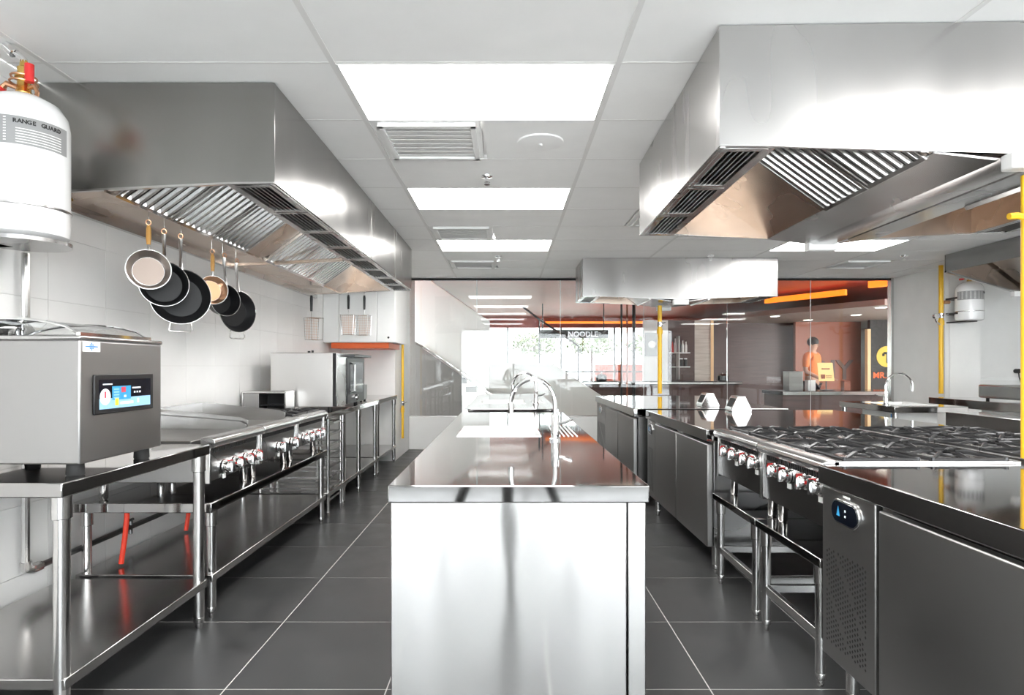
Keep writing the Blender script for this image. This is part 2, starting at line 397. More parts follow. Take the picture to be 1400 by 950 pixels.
# ------------------------------------------------------------------ generic kitchen furniture
def steel_table(label, x0, x1, y0, y1, z, legs, thick=.047, shelf=None, name='work_table', cat='table', group=None, bars=None, lr=.021, topmat='top'):
    t = thing(name, label, cat, ((x0+x1)/2, (y0+y1)/2, 0), group)
    build('table_top', MB().box(x0, x1, y0, y1, z-thick, z), topmat, t, .004)
    for (lx, ly) in legs: leg(t, lx, ly, z-thick, lr)
    if shelf: build('undershelf', MB().box(x0+.012, x1-.004, y0+.02, y1-.02, shelf-.036, shelf), 'shelf', t, .004)
    if bars:
        for a, b in bars:
            v = Vector(b)-Vector(a)
            build('brace', MB().box(min(a[0], b[0])-.012, max(a[0], b[0])+.012, min(a[1], b[1])-.012, max(a[1], b[1])+.012, a[2]-.018, a[2]+.018), 'steel', t, .003)
    return t
FX = -1.385
t1 = steel_table('long steel table under the vacuum sealer, nearest on the left', -2.07, FX, 1.91, 2.86, .835,
            [(FX-.03, 1.95), (FX-.03, 2.815), (-2.04, 1.95), (-2.04, 2.815)], shelf=.215, lr=.024)
st = steel_table('low steel stand carrying griddles and burner unit on the left', -2.05, FX, 2.875, 4.72, .557,
            [(FX-.03, 2.935), (FX-.03, 4.66), (-2.01, 2.935), (-2.01, 4.66)], shelf=.215, name='equipment_stand', cat='stand')
t3 = steel_table('steel table with tray slides carrying the box oven on the left', -2.07, FX, 4.735, 6.6, .835,
            [(FX-.03, 5.27), (FX-.03, 5.83), (FX-.03, 6.55), (-2.03, 5.27), (-2.03, 6.55)], shelf=.215)
t4 = steel_table('steel table farthest back on the left by the yellow pipe', -2.07, FX, 6.615, 7.7, .835,
            [(FX-.03, 6.67), (FX-.03, 7.64), (-2.03, 6.67), (-2.03, 7.64)], shelf=.215)
# tray slides below the start of the oven table
for (x, y) in ((-1.415, 4.84), (-1.415, 5.2), (-1.95, 4.84), (-1.95, 5.2)): leg(t3, x, y, .785, .014, collar=False)
for k in range(8):
    z = .14+.085*k
    for y in (4.855, 5.185): build('tray_runner', MB().box(-1.95, -1.405, y-.012, y+.012, z, z+.012), 'steel', t3)
    build('rung', MB().box(-1.428, -1.402, 4.85, 5.19, z-.004, z+.012), 'steel', t3)

# vacuum sealer
vs = thing('vacuum_sealer', 'steel vacuum sealer with touch screen and clear lid on the left table', 'appliance', (-1.66, 2.23, .835))
vx0, vx1, vy0, vy1, vz0, vz1 = -1.93, -1.392, 2.0, 2.47, .878, 1.285
build('housing', MB().box(vx0, vx1, vy0, vy1, vz0, vz1), 'panel', vs, .006)
build('top_rim', MB().box(vx0-.004, vx1+.004, vy0-.004, vy1+.004, vz1, vz1+.014), 'steel', vs, .005)
lid = MB(); n = 10; prof = []
for i in range(n+1):
    t = i/n; prof.append((vx0+.02+(vx1-vx0-.04)*t, vz1+.018+.055*math.sin(PI*t)**.55))
build('lid', MB().prism(prof, 'y', vy0+.03, vy1-.05), 'clear', vs, weld=False)
build('lid_frame', MB().tube([(p[0], vy0+.03, p[1]) for p in prof], .005, 6).tube([(p[0], vy1-.05, p[1]) for p in prof], .005, 6)
      .box(vx0+.015, vx0+.03, vy0+.025, vy1-.045, vz1+.014, vz1+.026).box(vx1-.03, vx1-.015, vy0+.025, vy1-.045, vz1+.014, vz1+.026), 'chrome', vs)
for x in (vx0+.06, vx1-.05):
    for y in (vy0+.05, vy1-.05):
        build('foot', MB().lathe([(.025, .835), (.028, .84), (.026, .872), (.022, .88)], (x, y, 0), 14), 'rubber', vs)
xf = vx1
bez = build('screen_bezel', MB().box(xf, xf+.008, 2.06, 2.40, 1.034, 1.17), 'black', vs, .003)
scr = build('touch_screen', MB().box(xf+.008, xf+.0085, 2.08, 2.38, 1.05, 1.152), 'screen', vs)
def sq(y0, y1, z0, z1, m, nm, x=xf+.0085, t=.0004): return build(nm, MB().box(x, x+t, y0, y1, z0, z1), m, scr)
sq(2.082, 2.378, 1.051, 1.087, 'pale_blue', 'status_bar')
sq(2.150, 2.255, 1.080, 1.128, 'blue', 'menu_tile', t=.0007)
for k in range(4): sq(2.158, 2.188, 1.085+.010*k, 1.090+.010*k, 'pale_blue', 'menu_row', t=.001)
sq(2.20, 2.225, 1.105, 1.124, 'scr_red', 'stop_icon', t=.001)
sq(2.215, 2.228, 1.087, 1.095, 'scr_white', 'icon', t=.001)
sq(2.165, 2.185, 1.060, 1.086, 'scr_yellow', 'note_icon', t=.0009)
sq(2.195, 2.27, 1.063, 1.072, 'scr_white', 'text_field', t=.0008)
sq(2.295, 2.305, 1.064, 1.08, 'scr_white', 'bottle_icon', t=.0008)
sq(2.10, 2.15, 1.134, 1.138, 'scr_white', 'heading_line', t=.0008)
sq(2.265, 2.315, 1.117, 1.122, 'scr_white', 'heading_line', t=.0008)
for k in range(3): sq(2.275+.016*k, 2.283+.016*k, 1.101, 1.107, 'scr_white', 'dot', t=.0008)
mb = MB(); mb.M = Matrix.Translation((xf+.009, 2.112, 1.093)) @ Matrix.Rotation(PI/2, 4, 'Y')
build('gauge', mb.lathe([(.028, 0), (.028, .0006), (.020, .0006), (.020, .0003), (1e-5, .0003)], n=24), 'scr_white', scr)
mb = MB(); mb.M = Matrix.Translation((xf+.0093, 2.112, 1.093)) @ Matrix.Rotation(PI/2, 4, 'Y')
build('gauge_needle', mb.box(-.018, .004, -.004, .004, 0, .0006), 'scr_red', scr)
stk = build('maker_sticker', MB().box(xf, xf+.001, 2.012, 2.098, 1.247, 1.281), 'paper', vs)
mb = MB()
for a in range(-2, 3):
    for b in range(-2, 3):
        if abs(a)+abs(b) <= 2: mb.box(xf+.001, xf+.0014, 2.055+a*.0075-.003, 2.055+a*.0075+.003, 1.264+b*.0055-.0022, 1.264+b*.0055+.0022)
build('logo', mb.box(xf+.001, xf+.0013, 2.024, 2.086, 1.262, 1.266), 'logo_blue', stk)

# knobs and cooking units -------------------------------------------------
def knob(parent, x, y, z, sgn, tagged=False, red=True):
    """chrome knob on a red marked plate; sgn +1 faces +x, -1 faces -x"""
    def mkk():
        mb = MB(); mb.M = Matrix.Rotation(PI/2*sgn, 4, 'Y')
        mb.lathe([(.032, .004), (.032, .012), (.026, .016), (.024, .038), (.020, .043), (1e-5, .043)], n=18)
        mb.box(-.028, .028, -.006, .006, .03, .049)
        return mesh(mb, 'knob', M['chrome'])
    k = link('knob', cached(('knob', sgn), mkk), parent, Vector((x, y, z))-wl(parent))
    def mkr():
        return mesh(MB().box(0, sgn*.006, -.004, .010, -.026, .026).box(0, sgn*.003, -.03, .03, -.03, .03), 'knob_mark', M['red'])
    def mkr2():
        return mesh(MB().box(0, sgn*.024, .036, .048, -.026, .024), 'knob_mark', M['red'])
    if red: link('knob_mark', cached(('kr', sgn), mkr2), k, (0, 0, 0))
    if tagged:
        link('tag', cached(('kt', sgn), lambda: mesh(MB().box(0, sgn*.004, -.014, .014, -.058, -.036), 'tag', M['paper'])), k, (0, 0, 0))
    return k
def grate(parent, x, y, z, r=.13):
    """cast iron burner grate: frame, ring, eight fingers"""
    def mk():
        mb = MB(); h = .135
        for a, b in (((-h, -h), (h, -h)), ((h, -h), (h, h)), ((h, h), (-h, h)), ((-h, h), (-h, -h))):
            mb.tube([(a[0], a[1], 0), (b[0], b[1], 0)], .007, 6)
        mb.tube([(.055*math.cos(2*PI*k/20), .055*math.sin(2*PI*k/20), .004) for k in range(20)], .006, 6, closed=True)
        for k in range(8):
            a = 2*PI*k/8; e = h if k % 2 == 0 else h*1.39
            c, s = math.cos(a), math.sin(a)
            mb.tube([(e*c, e*s, 0), (.085*c, .085*s, .012), (.045*c, .045*s, .010)], [.006, .008, .006], 6)
        for a in (-1, 1):
            for b in (-1, 1): mb.cyl((a*h, b*h, -.028), (a*h, b*h, .008), .008, n=8)
        return mesh(mb, 'grate', M['cast'])
    g = link('grate', cached('grate', mk), parent, Vector((x, y, z))-wl(parent))
    def mkb():
        return mesh(MB().lathe([(.05, -.035), (.052, -.028), (.045, -.02), (.03, -.018), (.028, -.012), (1e-5, -.012)], n=18), 'burner', M['cast'])
    link('burner', cached('burner', mkb), g, (0, 0, 0)); return g
def unit(name, label, x0, x1, y0, y1, zl, zb, zt, sgn, knobs, kz, kind, group=None, tags=(), slots=True):
    """counter-top cooking unit. sgn: side its front faces (+1: +x). x0 back, x1 front."""
    t = thing(name, label, 'range' if kind == 'burner' else 'griddle', ((x0+x1)/2, (y0+y1)/2, zl), group)
    xi = x1-sgn*.03
    build('body', MB().box(x0, xi, y0, y1, zb, zt-.03), 'panel', t, .003)
    build('front_panel', MB().prism([(xi, zb), (xi+sgn*.012, zb), (xi+sgn*.02, zt-.05), (xi, zt-.05)], 'y', y0+.004, y1-.004), 'dark_steel', t, .002)
    a = xi+sgn*.0
    build('front_rail', MB().prism([(a-sgn*.02, zt), (a+sgn*.03, zt), (a+sgn*.046, zt-.010), (a+sgn*.05, zt-.026), (a+sgn*.042, zt-.046), (a+sgn*.02, zt-.05), (a-sgn*.02, zt-.05)], 'y', y0, y1), 'steel', t, .003)
    for y in (y0+.005, y1-.005): build('edge_strip', MB().box(xi+sgn*.002, xi+sgn*.026, y-.007, y+.007, zb-.006, zt-.05), 'tube', t, .002)
    if slots:
        mb = MB(); k = 26
        for i in range(k):
            y = y0+.05+(y1-y0-.1)*i/(k-1); mb.box(xi+sgn*.016, xi+sgn*.0215, y-.004, y+.004, zt-.078, zt-.056)
        build('vent_slots', mb, 'dark', t, kind='stuff')
    for i, y in enumerate(knobs): knob(t, xi+sgn*.016, y, kz, sgn, i in tags)
    for x in (x0+sgn*.06, xi-sgn*.05):
        for y in (y0+.05, y1-.05):
            o = link('foot', cached(('ufoot', round(zb-zl, 3)), lambda: mesh(MB().lathe([(.015, 0), (.02, .008), (.02, zb-zl)], n=14), 'foot', M['tube'])), t, Vector((x, y, zl))-wl(t))
    if kind == 'burner':
        build('drip_tray', MB().box(x0+sgn*.03, xi-sgn*.03, y0+.02, y1-.02, zt-.034, zt-.026), 'steel', t)
        build('rim', MB().box(x0, x0+sgn*.03, y0, y1, zt-.03, zt).box(x0, xi, y0, y0+.012, zt-.03, zt).box(x0, xi, y1-.012, y1, zt-.03, zt), 'steel', t, .002)
        xm = (x0+xi)/2; ym = (y0+y1)/2; w = abs(xi-x0)/4
        for sx in (-1, 1):
            for sy in (-1, 1): grate(t, xm+sx*(w-.008), ym+sy*.143, zt+.004)
    return t
GX = -1.40
def griddle(label, y0, y1, knobs, zg, zf, tags=(), near=True):
    t = unit('griddle', label, -2.0, GX, y0, y1, .557, .648, .86, 1, knobs, .70, 'griddle', None, tags)
    build('griddle_plate', MB().box(-1.98, GX-.10, y0+.012, y1-.012, .825, .842), 'plate', t, .003)
    for y in ((y0+.001, y1-.007) if near else (y1-.007,)):
        build('splash_guard', MB().prism([(-2.03, .83), (GX-.09, .83), (GX-.08, zf-.02), (GX-.12, zf), (-2.03, zg)], 'y', y, y+.006), 'steel', t, .001)
    build('back_splash', MB().box(-2.036, -2.03, y0, y1, .83, zg), 'steel', t, .001)
    build('grease_trough', MB().box(GX-.10, GX-.05, y0+.012, y1-.012, .83, .836), 'dark', t)
    return t
griddle('steel griddle with low splash guard beside the vacuum sealer', 2.90, 3.49, (3.06, 3.18, 3.31, 3.43), .925, .885, (0,), False)
griddle('steel griddle with tall splash guard and two knobs, middle of the stand', 3.505, 4.10, (3.79, 4.02), .958, .905, (0,))
unit('burner_range', 'burner unit on the left stand, beside the box oven', -2.0, GX, 4.115, 4.71, .557, .648, .86, 1, (4.25, 4.36, 4.5, 4.61), .70, 'burner')
sb = thing('salamander', 'small steel box grill with dark opening in front of the oven', 'appliance', (-1.9, 4.85, .835))
sb_m = MB().box(-2.06, -1.72, 4.76, 4.97, .99, 1.003).box(-2.06, -2.05, 4.76, 4.97, .84, .99).box(-1.73, -1.72, 4.76, 4.97, .84, .99).box(-2.06, -1.72, 4.955, 4.97, .84, .99)
build('shell', sb_m, 'steel', sb, .003); build('side_box', MB().box(-2.05, -1.93, 4.765, 4.955, .84, .988), 'panel', sb, .003)
build('shade_lining', MB().box(-1.928, -1.733, 4.93, 4.952, .847, .988).box(-1.740, -1.733, 4.77, 4.93, .847, .988).box(-1.928, -1.733, 4.77, 4.93, .982, .988), 'dark', sb)  # dark sheets put in to paint the shade inside the opening
build('grill_rack', MB().box(-1.925, -1.735, 4.78, 4.95, .89, .895), 'cast', sb)
build('base', MB().box(-2.05, -1.73, 4.77, 4.96, .836, .845), 'dark', sb)

ov = thing('box_oven', 'large steel box oven with black glass door on the left tables', 'oven', (-1.66, 5.47, .835))
build('housing', MB().box(-1.93, -1.42, 5.0, 5.95, .865, 1.307), 'oven', ov, .005)
build('control_column', MB().box(-1.42, -1.392, 5.012, 5.30, .868, 1.303), 'steel', ov, .003)
build('gap', MB().box(-1.424, -1.40, 5.0, 5.012, .868, 1.303), 'dark', ov)
d_ = build('door', MB().box(-1.42, -1.385, 5.31, 5.94, .868, 1.27), 'black', ov, .004)
build('door_glass', MB().box(-1.385, -1.382, 5.39, 5.86, .95, 1.23), 'screen', d_)
build('door_handle', MB().tube([(-1.385, 5.40, 1.22), (-1.345, 5.40, 1.21), (-1.345, 5.40, .98), (-1.385, 5.40, .97)], .011, 8), 'chrome', d_)
build('door_bar', MB().box(-1.384, -1.372, 5.5, 5.85, 1.02, 1.035), 'chrome', d_)
build('top_lip', MB().box(-1.42, -1.32, 5.31, 5.95, 1.275, 1.30), 'black', ov, .004)
mb = MB(); mb.M = Matrix.Translation((-1.382, 5.6, .915)) @ Matrix.Rotation(PI/2, 4, 'Y')
build('knob', mb.lathe([(.028, 0), (.026, .02), (1e-5, .02)], n=18), 'chrome', ov)
for x in (-1.88, -1.46):
    for y in (5.05, 5.9): build('foot', MB().cyl((x, y, .835), (x, y, .866), .018, n=12), 'rubber', ov)
build('flue', MB().cyl((-1.68, 5.2, 1.307), (-1.68, 5.2, 1.325), .012, n=10).cyl((-1.65, 5.2, 1.307), (-1.65, 5.2, 1.33), .009, n=10), 'black', ov)
sc = thing('steel_bin', 'small open steel container beyond the box oven', 'container', (-1.62, 6.6, .835))
bx = MB().box(-1.68, -1.50, 6.35, 6.356, .85, 1.0).box(-1.68, -1.674, 6.35, 6.55, .85, 1.0).box(-1.506, -1.50, 6.35, 6.55, .85, 1.0).box(-1.68, -1.50, 6.545, 6.55, .85, 1.0).box(-1.68, -1.5, 6.35, 6.55, .85, .856)
build('shell', bx, 'panel', sc, .002)
for x in (-1.66, -1.52):
    for y in (6.37, 6.53): build('foot', MB().cyl((x, y, .835), (x, y, .851), .012, n=10), 'rubber', sc)

# pipes and hoses on the left wall
pp = thing('wall_conduit', 'grey pipe running down and along the left wall under the tables', 'pipe', (-2.05, 2.65, .3))
build('drop_pipe', MB().tube([(-2.055, 2.62, 1.68), (-2.055, 2.62, .345)], .016, 10), 'tube', pp)
build('elbow', MB().tube([(-2.055, 2.62, .365), (-2.055, 2.625, .335), (-2.055, 2.66, .322), (-2.055, 2.70, .322)], .022, 10), 'tube', pp)
build('long_pipe', MB().tube([(-2.055, 2.68, .322), (-2.055, 6.4, .322)], .014, 10), 'pipe', pp)
build('valve', MB().cyl((-2.055, 3.35, .285), (-2.055, 3.35, .365), .01, n=8).cyl((-2.055, 3.33, .36), (-2.055, 3.37, .36), .008, n=8), 'pipe', pp)
build('clamp', MB().box(-2.094, -2.03, 2.6, 2.64, .68, .70), 'tube', pp)
for i, (y, lab) in enumerate(((3.02, 'red gas hose hanging under the stand, nearer one'), (3.63, 'red gas hose hanging under the stand, farther one'))):
    tag(build('gas_hose', MB().tube([(-1.87, y, .508), (-1.872, y, .45), (-1.885, y+.005, .35), (-1.90, y+.0, .228)], .012, 8), 'hose'), lab, 'hose', 'red hoses below the stand')

# ------------------------------------------------------------------ fire suppression tanks
def tank(label, x, y, z0, z1, r, sgn_text, group):
    t = thing('suppressant_tank', label, 'tank', (x, y, z0), group)
    h = z1-z0
    build('cylinder', MB().lathe([(r*.82, z0), (r*.97, z0+.015), (r, z0+.05), (r, z1-.12), (r*.95, z1-.075), (r*.78, z1-.035), (r*.45, z1-.008), (.028, z1), (1e-5, z1)], (x, y, 0), 40), 'tank', t)
    build('seam_band', MB().lathe([(r, z0+.11), (r+.004, z0+.113), (r+.004, z0+.119), (r, z0+.122)], (x, y, 0), 40), 'tube', t)
    # label wrapped round the front
    zl0, zl1 = z1-.235, z1-.13
    mb = MB(); n = 28; a0, a1 = -PI*1.0, PI*.05; rr = r+.0012
    vs_ = []; fs = []
    for i in range(n+1):
        a = a0+(a1-a0)*i/n
        vs_ += [(x+rr*math.cos(a), y+rr*math.sin(a), zl0), (x+rr*math.cos(a), y+rr*math.sin(a), zl1)]
    for i in range(n): fs.append((2*i, 2*i+2, 2*i+3, 2*i+1))
    lb = build('label_band', mb.add(vs_, fs), 'label', t)
    mb = MB()
    def arc(a0, a1, za, zb, rr):
        k = 6; v = []; f = []
        for i in range(k+1):
            a = a0+(a1-a0)*i/k; v += [(x+rr*math.cos(a), y+rr*math.sin(a), za), (x+rr*math.cos(a), y+rr*math.sin(a), zb)]
        for i in range(k): f.append((2*i, 2*i+2, 2*i+3, 2*i+1))
        mb.add(v, f)
    for k in range(9): arc(-PI*.95, -PI*.40, zl0+.010+.0105*k, zl0+.0135+.0105*k, r+.002)
    for k in range(6): arc(-PI*.34, -PI*.02, zl0+.008+.010*k, zl0+.011+.010*k, r+.002)
    build('fine_print', mb, 'paper', lb, kind='stuff')
    # maker's name letter by letter round the curve
    word = 'RANGE GUARD'
    for i, ch in enumerate(word):
        if ch == ' ': continue
        a = -PI*.345+i*.0145/r
        text('letter', ch, .021, 'ink', lb, (x+(r+.002)*math.cos(a), y+(r+.002)*math.sin(a), zl1-.025), (PI/2, 0, a+PI/2), .0004, 'CENTER', .0008)
    vb = build('valve_body', MB().lathe([(.028, z1-.005), (.03, z1+.01), (.024, z1+.02), (.022, z1+.06), (.03, z1+.065), (.03, z1+.075), (.022, z1+.08), (.022, z1+.11), (.015, z1+.115), (.012, z1+.14), (1e-5, z1+.14)], (x, y, 0), 18), 'brass', t)
    build('clamp_ring', MB().tube([(x+.042*math.cos(2*PI*k/16), y+.042*math.sin(2*PI*k/16), z1+.072) for k in range(16)], .004, 6, True).tube([(x+.046*math.cos(2*PI*k/16), y+.046*math.sin(2*PI*k/16), z1+.05) for k in range(16)], .004, 6, True), 'copper', vb)
    build('side_fitting', MB().tube([(x-.015, y, z1+.03), (x-.06, y-.01, z1+.045), (x-.075, y-.01, z1+.03)], .011, 8).tube([(x+.015, y, z1+.03), (x+.05, y-.01, z1+.035), (x+.06, y-.01, z1+.01), (x+.05, y, z1+.0)], .008, 8), 'copper', vb)
    build('red_cap', MB().cyl((x+.037, y-.02, z1+.045), (x+.037, y-.02, z1+.115), .016, n=12), 'red', vb)
    build('gauge_cap', MB().cyl((x-.10, y, z1+.015), (x-.10, y, z1+.035), .025, n=14), 'red', vb)
    return t
k1 = tank('white suppression tank high on the left wall, nearest the camera', -1.905, 2.42, 1.695, 2.262, .152, 1, 'white suppression tanks')
build('discharge_elbow', MB().tube([(-1.905, 2.42, 2.39), (-1.905, 2.42, 2.405), (-1.92, 2.415, 2.42), (-1.945, 2.41, 2.44)], .013, 8).cyl((-1.935, 2.41, 2.425), (-1.965, 2.405, 2.455), .02, n=12), 'chrome', k1)
build('bracket', MB().box(-2.093, -1.98, 2.38, 2.46, 1.675, 1.69).box(-2.094, -2.08, 2.36, 2.48, 1.6, 2.1), 'dark_steel', k1)
build('strap', MB().lathe([(.1525, 1.69), (.158, 1.69), (.158, 1.675), (.1525, 1.675)], (-1.905, 2.42, 0), 32), 'dark_steel', k1)
k2 = tank('white suppression tank on the far right wall beside the yellow pipe', 5.72, 7.61, 1.755, 2.245, .15, -1, 'white suppression tanks')
for za in (2.03, 1.84): build('bracket', MB().prism([(5.57, 7.815), (5.84, 7.815), (5.84, 7.79), (5.60, 7.79), (5.60, 7.60), (5.57, 7.60)], 'z', za, za+.025), 'black', k2)
build('bracket', MB().prism([(5.58, 7.815), (5.75, 7.815), (5.75, 7.52), (5.62, 7.52)], 'z', 1.74, 1.754), 'black', k2)
gb = tag(build('pipe_bracket', MB().box(-2.09, -1.93, 2.68, 2.73, 1.93, 1.942).box(-2.09, -1.93, 2.69, 2.72, 1.90, 1.93), 'brass'), 'gold-coloured bracket under the near end of the left hood', 'bracket')

# ------------------------------------------------------------------ hoods
def filter_bank(root, lo, hi, y0, y1, loc, m='tube'):
    """one baffle filter between section points lo and hi: frame, back sheet, raised baffles"""
    d = Vector((hi[0]-lo[0], hi[1]-lo[1])); L = d.length; d.normalize(); sg = 1 if d.x > 0 else -1
    nrm = Vector((d.y, -d.x)) if sg > 0 else Vector((-d.y, d.x))      # downward side
    def P(v, n, y): return (lo[0]+d.x*v+nrm.x*n, y, lo[1]+d.y*v+nrm.y*n)
    def bar(mb, v0, v1, ya, yb, n0, n1):
        mb.add([P(v0, n0, ya), P(v1, n0, ya), P(v1, n0, yb), P(v0, n0, yb), P(v0, n1, ya), P(v1, n1, ya), P(v1, n1, yb), P(v0, n1, yb)],
               [(3,2,1,0),(4,5,6,7),(0,1,5,4),(1,2,6,5),(2,3,7,6),(3,0,4,7)])
    f = MB(); w = y1-y0
    bar(f, 0, .02, y0, y1, -.012, .022); bar(f, L-.02, L, y0, y1, -.012, .022); bar(f, .02, L-.02, y0, y0+.014, -.012, .022); bar(f, .02, L-.02, y1-.014, y1, -.012, .022)
    fr = build('baffle_filter', f, m, root, .002, local=loc)
    b = MB(); bar(b, .02, L-.02, y0+.014, y1-.014, -.014, -.010); build('filter_back', b, 'dark', fr, local=loc)
    k = 7
    for i in range(k):
        yc = y0+.014+(w-.028)*(i+.5)/k; q = MB(); hw = (w-.028)/k*.27
        q.add([P(.02, .006, yc-hw), P(.02, .02, yc-hw*.6), P(.02, .02, yc+hw*.6), P(.02, .006, yc+hw), P(L-.02, .006, yc-hw), P(L-.02, .02, yc-hw*.6), P(L-.02, .02, yc+hw*.6), P(L-.02, .006, yc+hw)],
              [(0, 1, 5, 4), (1, 2, 6, 5), (2, 3, 7, 6), (3, 0, 4, 7), (0, 3, 2, 1), (4, 5, 6, 7)])
        build('baffle', q, m, fr, local=loc)
def air_grille(root, x0, x1, y0, y1, z, loc, flip=1):
    f = MB()
    for a in ((x0, x0+.02, y0, y1), (x1-.02, x1, y0, y1), (x0+.02, x1-.02, y0, y0+.03), (x0+.02, x1-.02, y1-.03, y1)): f.box(*a, z-.004, z+.02)
    g = build('air_grille', f, 'hood', root, .002, local=loc)
    build('grille_back', MB().box(x0, x1, y0, y1, z+.045, z+.05), 'dark', g, local=loc)
    n = 6
    for i in range(n):
        x = x0+.02+(x1-x0-.04)*(i+.5)/n
        build('slat', MB().prism([(x-.007*flip, z+.002), (x-.004*flip, z-.001), (x+.007*flip, z+.022), (x+.004*flip, z+.025)], 'y', y0+.03, y1-.03), 'panel', g, local=loc)
# wall canopy on the left
HY0, HYM, HY1 = 2.74, 4.695, 6.65
lh = thing('exhaust_hood', 'long steel wall hood with pans hanging below, on the left', 'hood', (-1.57, 4.7, 1.95), 'steel exhaust hoods')
X0, X1 = XL+.008, -1.04
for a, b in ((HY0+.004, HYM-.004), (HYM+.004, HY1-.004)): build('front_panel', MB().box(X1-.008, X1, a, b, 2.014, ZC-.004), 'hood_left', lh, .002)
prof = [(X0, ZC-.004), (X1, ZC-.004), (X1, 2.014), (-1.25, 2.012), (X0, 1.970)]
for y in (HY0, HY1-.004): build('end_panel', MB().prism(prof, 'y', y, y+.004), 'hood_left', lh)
build('end_lip', MB().prism([(X1, 2.014), (X1, 2.02), (-1.25, 2.018), (X0, 1.977), (X0, 1.968), (-1.25, 2.009)], 'y', HY0-.004, HY0+.014), 'steel', lh)
build('end_lip', MB().prism([(X1, 2.014), (X1, 2.02), (-1.25, 2.018), (X0, 1.977), (X0, 1.968), (-1.25, 2.009)], 'y', HY1-.012, HY1+.004), 'steel', lh)
g0, g1 = (-1.80, 1.985), (-1.35, 2.315)
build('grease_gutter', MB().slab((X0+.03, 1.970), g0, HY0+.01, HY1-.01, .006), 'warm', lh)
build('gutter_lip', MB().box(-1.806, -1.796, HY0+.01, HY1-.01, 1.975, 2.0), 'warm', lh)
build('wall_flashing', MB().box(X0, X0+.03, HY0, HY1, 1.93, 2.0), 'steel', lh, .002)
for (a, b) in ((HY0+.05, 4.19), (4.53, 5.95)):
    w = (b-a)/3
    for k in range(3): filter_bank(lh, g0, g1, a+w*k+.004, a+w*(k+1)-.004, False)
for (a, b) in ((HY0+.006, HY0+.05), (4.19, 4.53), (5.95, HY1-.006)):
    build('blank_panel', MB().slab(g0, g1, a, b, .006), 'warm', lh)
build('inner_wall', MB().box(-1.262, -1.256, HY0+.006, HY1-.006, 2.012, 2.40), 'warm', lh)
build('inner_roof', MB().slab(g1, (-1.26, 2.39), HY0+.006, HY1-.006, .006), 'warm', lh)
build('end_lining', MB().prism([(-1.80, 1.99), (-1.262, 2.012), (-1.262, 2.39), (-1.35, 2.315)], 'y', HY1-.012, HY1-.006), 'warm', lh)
build('air_strip', MB().box(-1.256, -1.235, HY0+.01, HY1-.01, 2.010, 2.016).box(-1.06, X1-.006, HY0+.01, HY1-.01, 2.010, 2.016), 'hood', lh)
for k in range(8):
    a = HY0+.015+k*.485; air_grille(lh, -1.237, -1.058, a+.004, a+.478, 2.012, False, -1)
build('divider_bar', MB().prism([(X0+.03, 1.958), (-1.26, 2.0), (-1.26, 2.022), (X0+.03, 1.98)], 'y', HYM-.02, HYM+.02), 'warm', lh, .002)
# hooks for the pans
def hook_at(y, x=-1.801):
    return build('hook', MB().tube([(x, y, 2.0), (x+.006, y, 2.006), (x+.012, y, 1.99), (x+.012, y, 1.955), (x+.006, y, 1.945), (x-.002, y, 1.95)], .0022, 6), 'tube', lh)

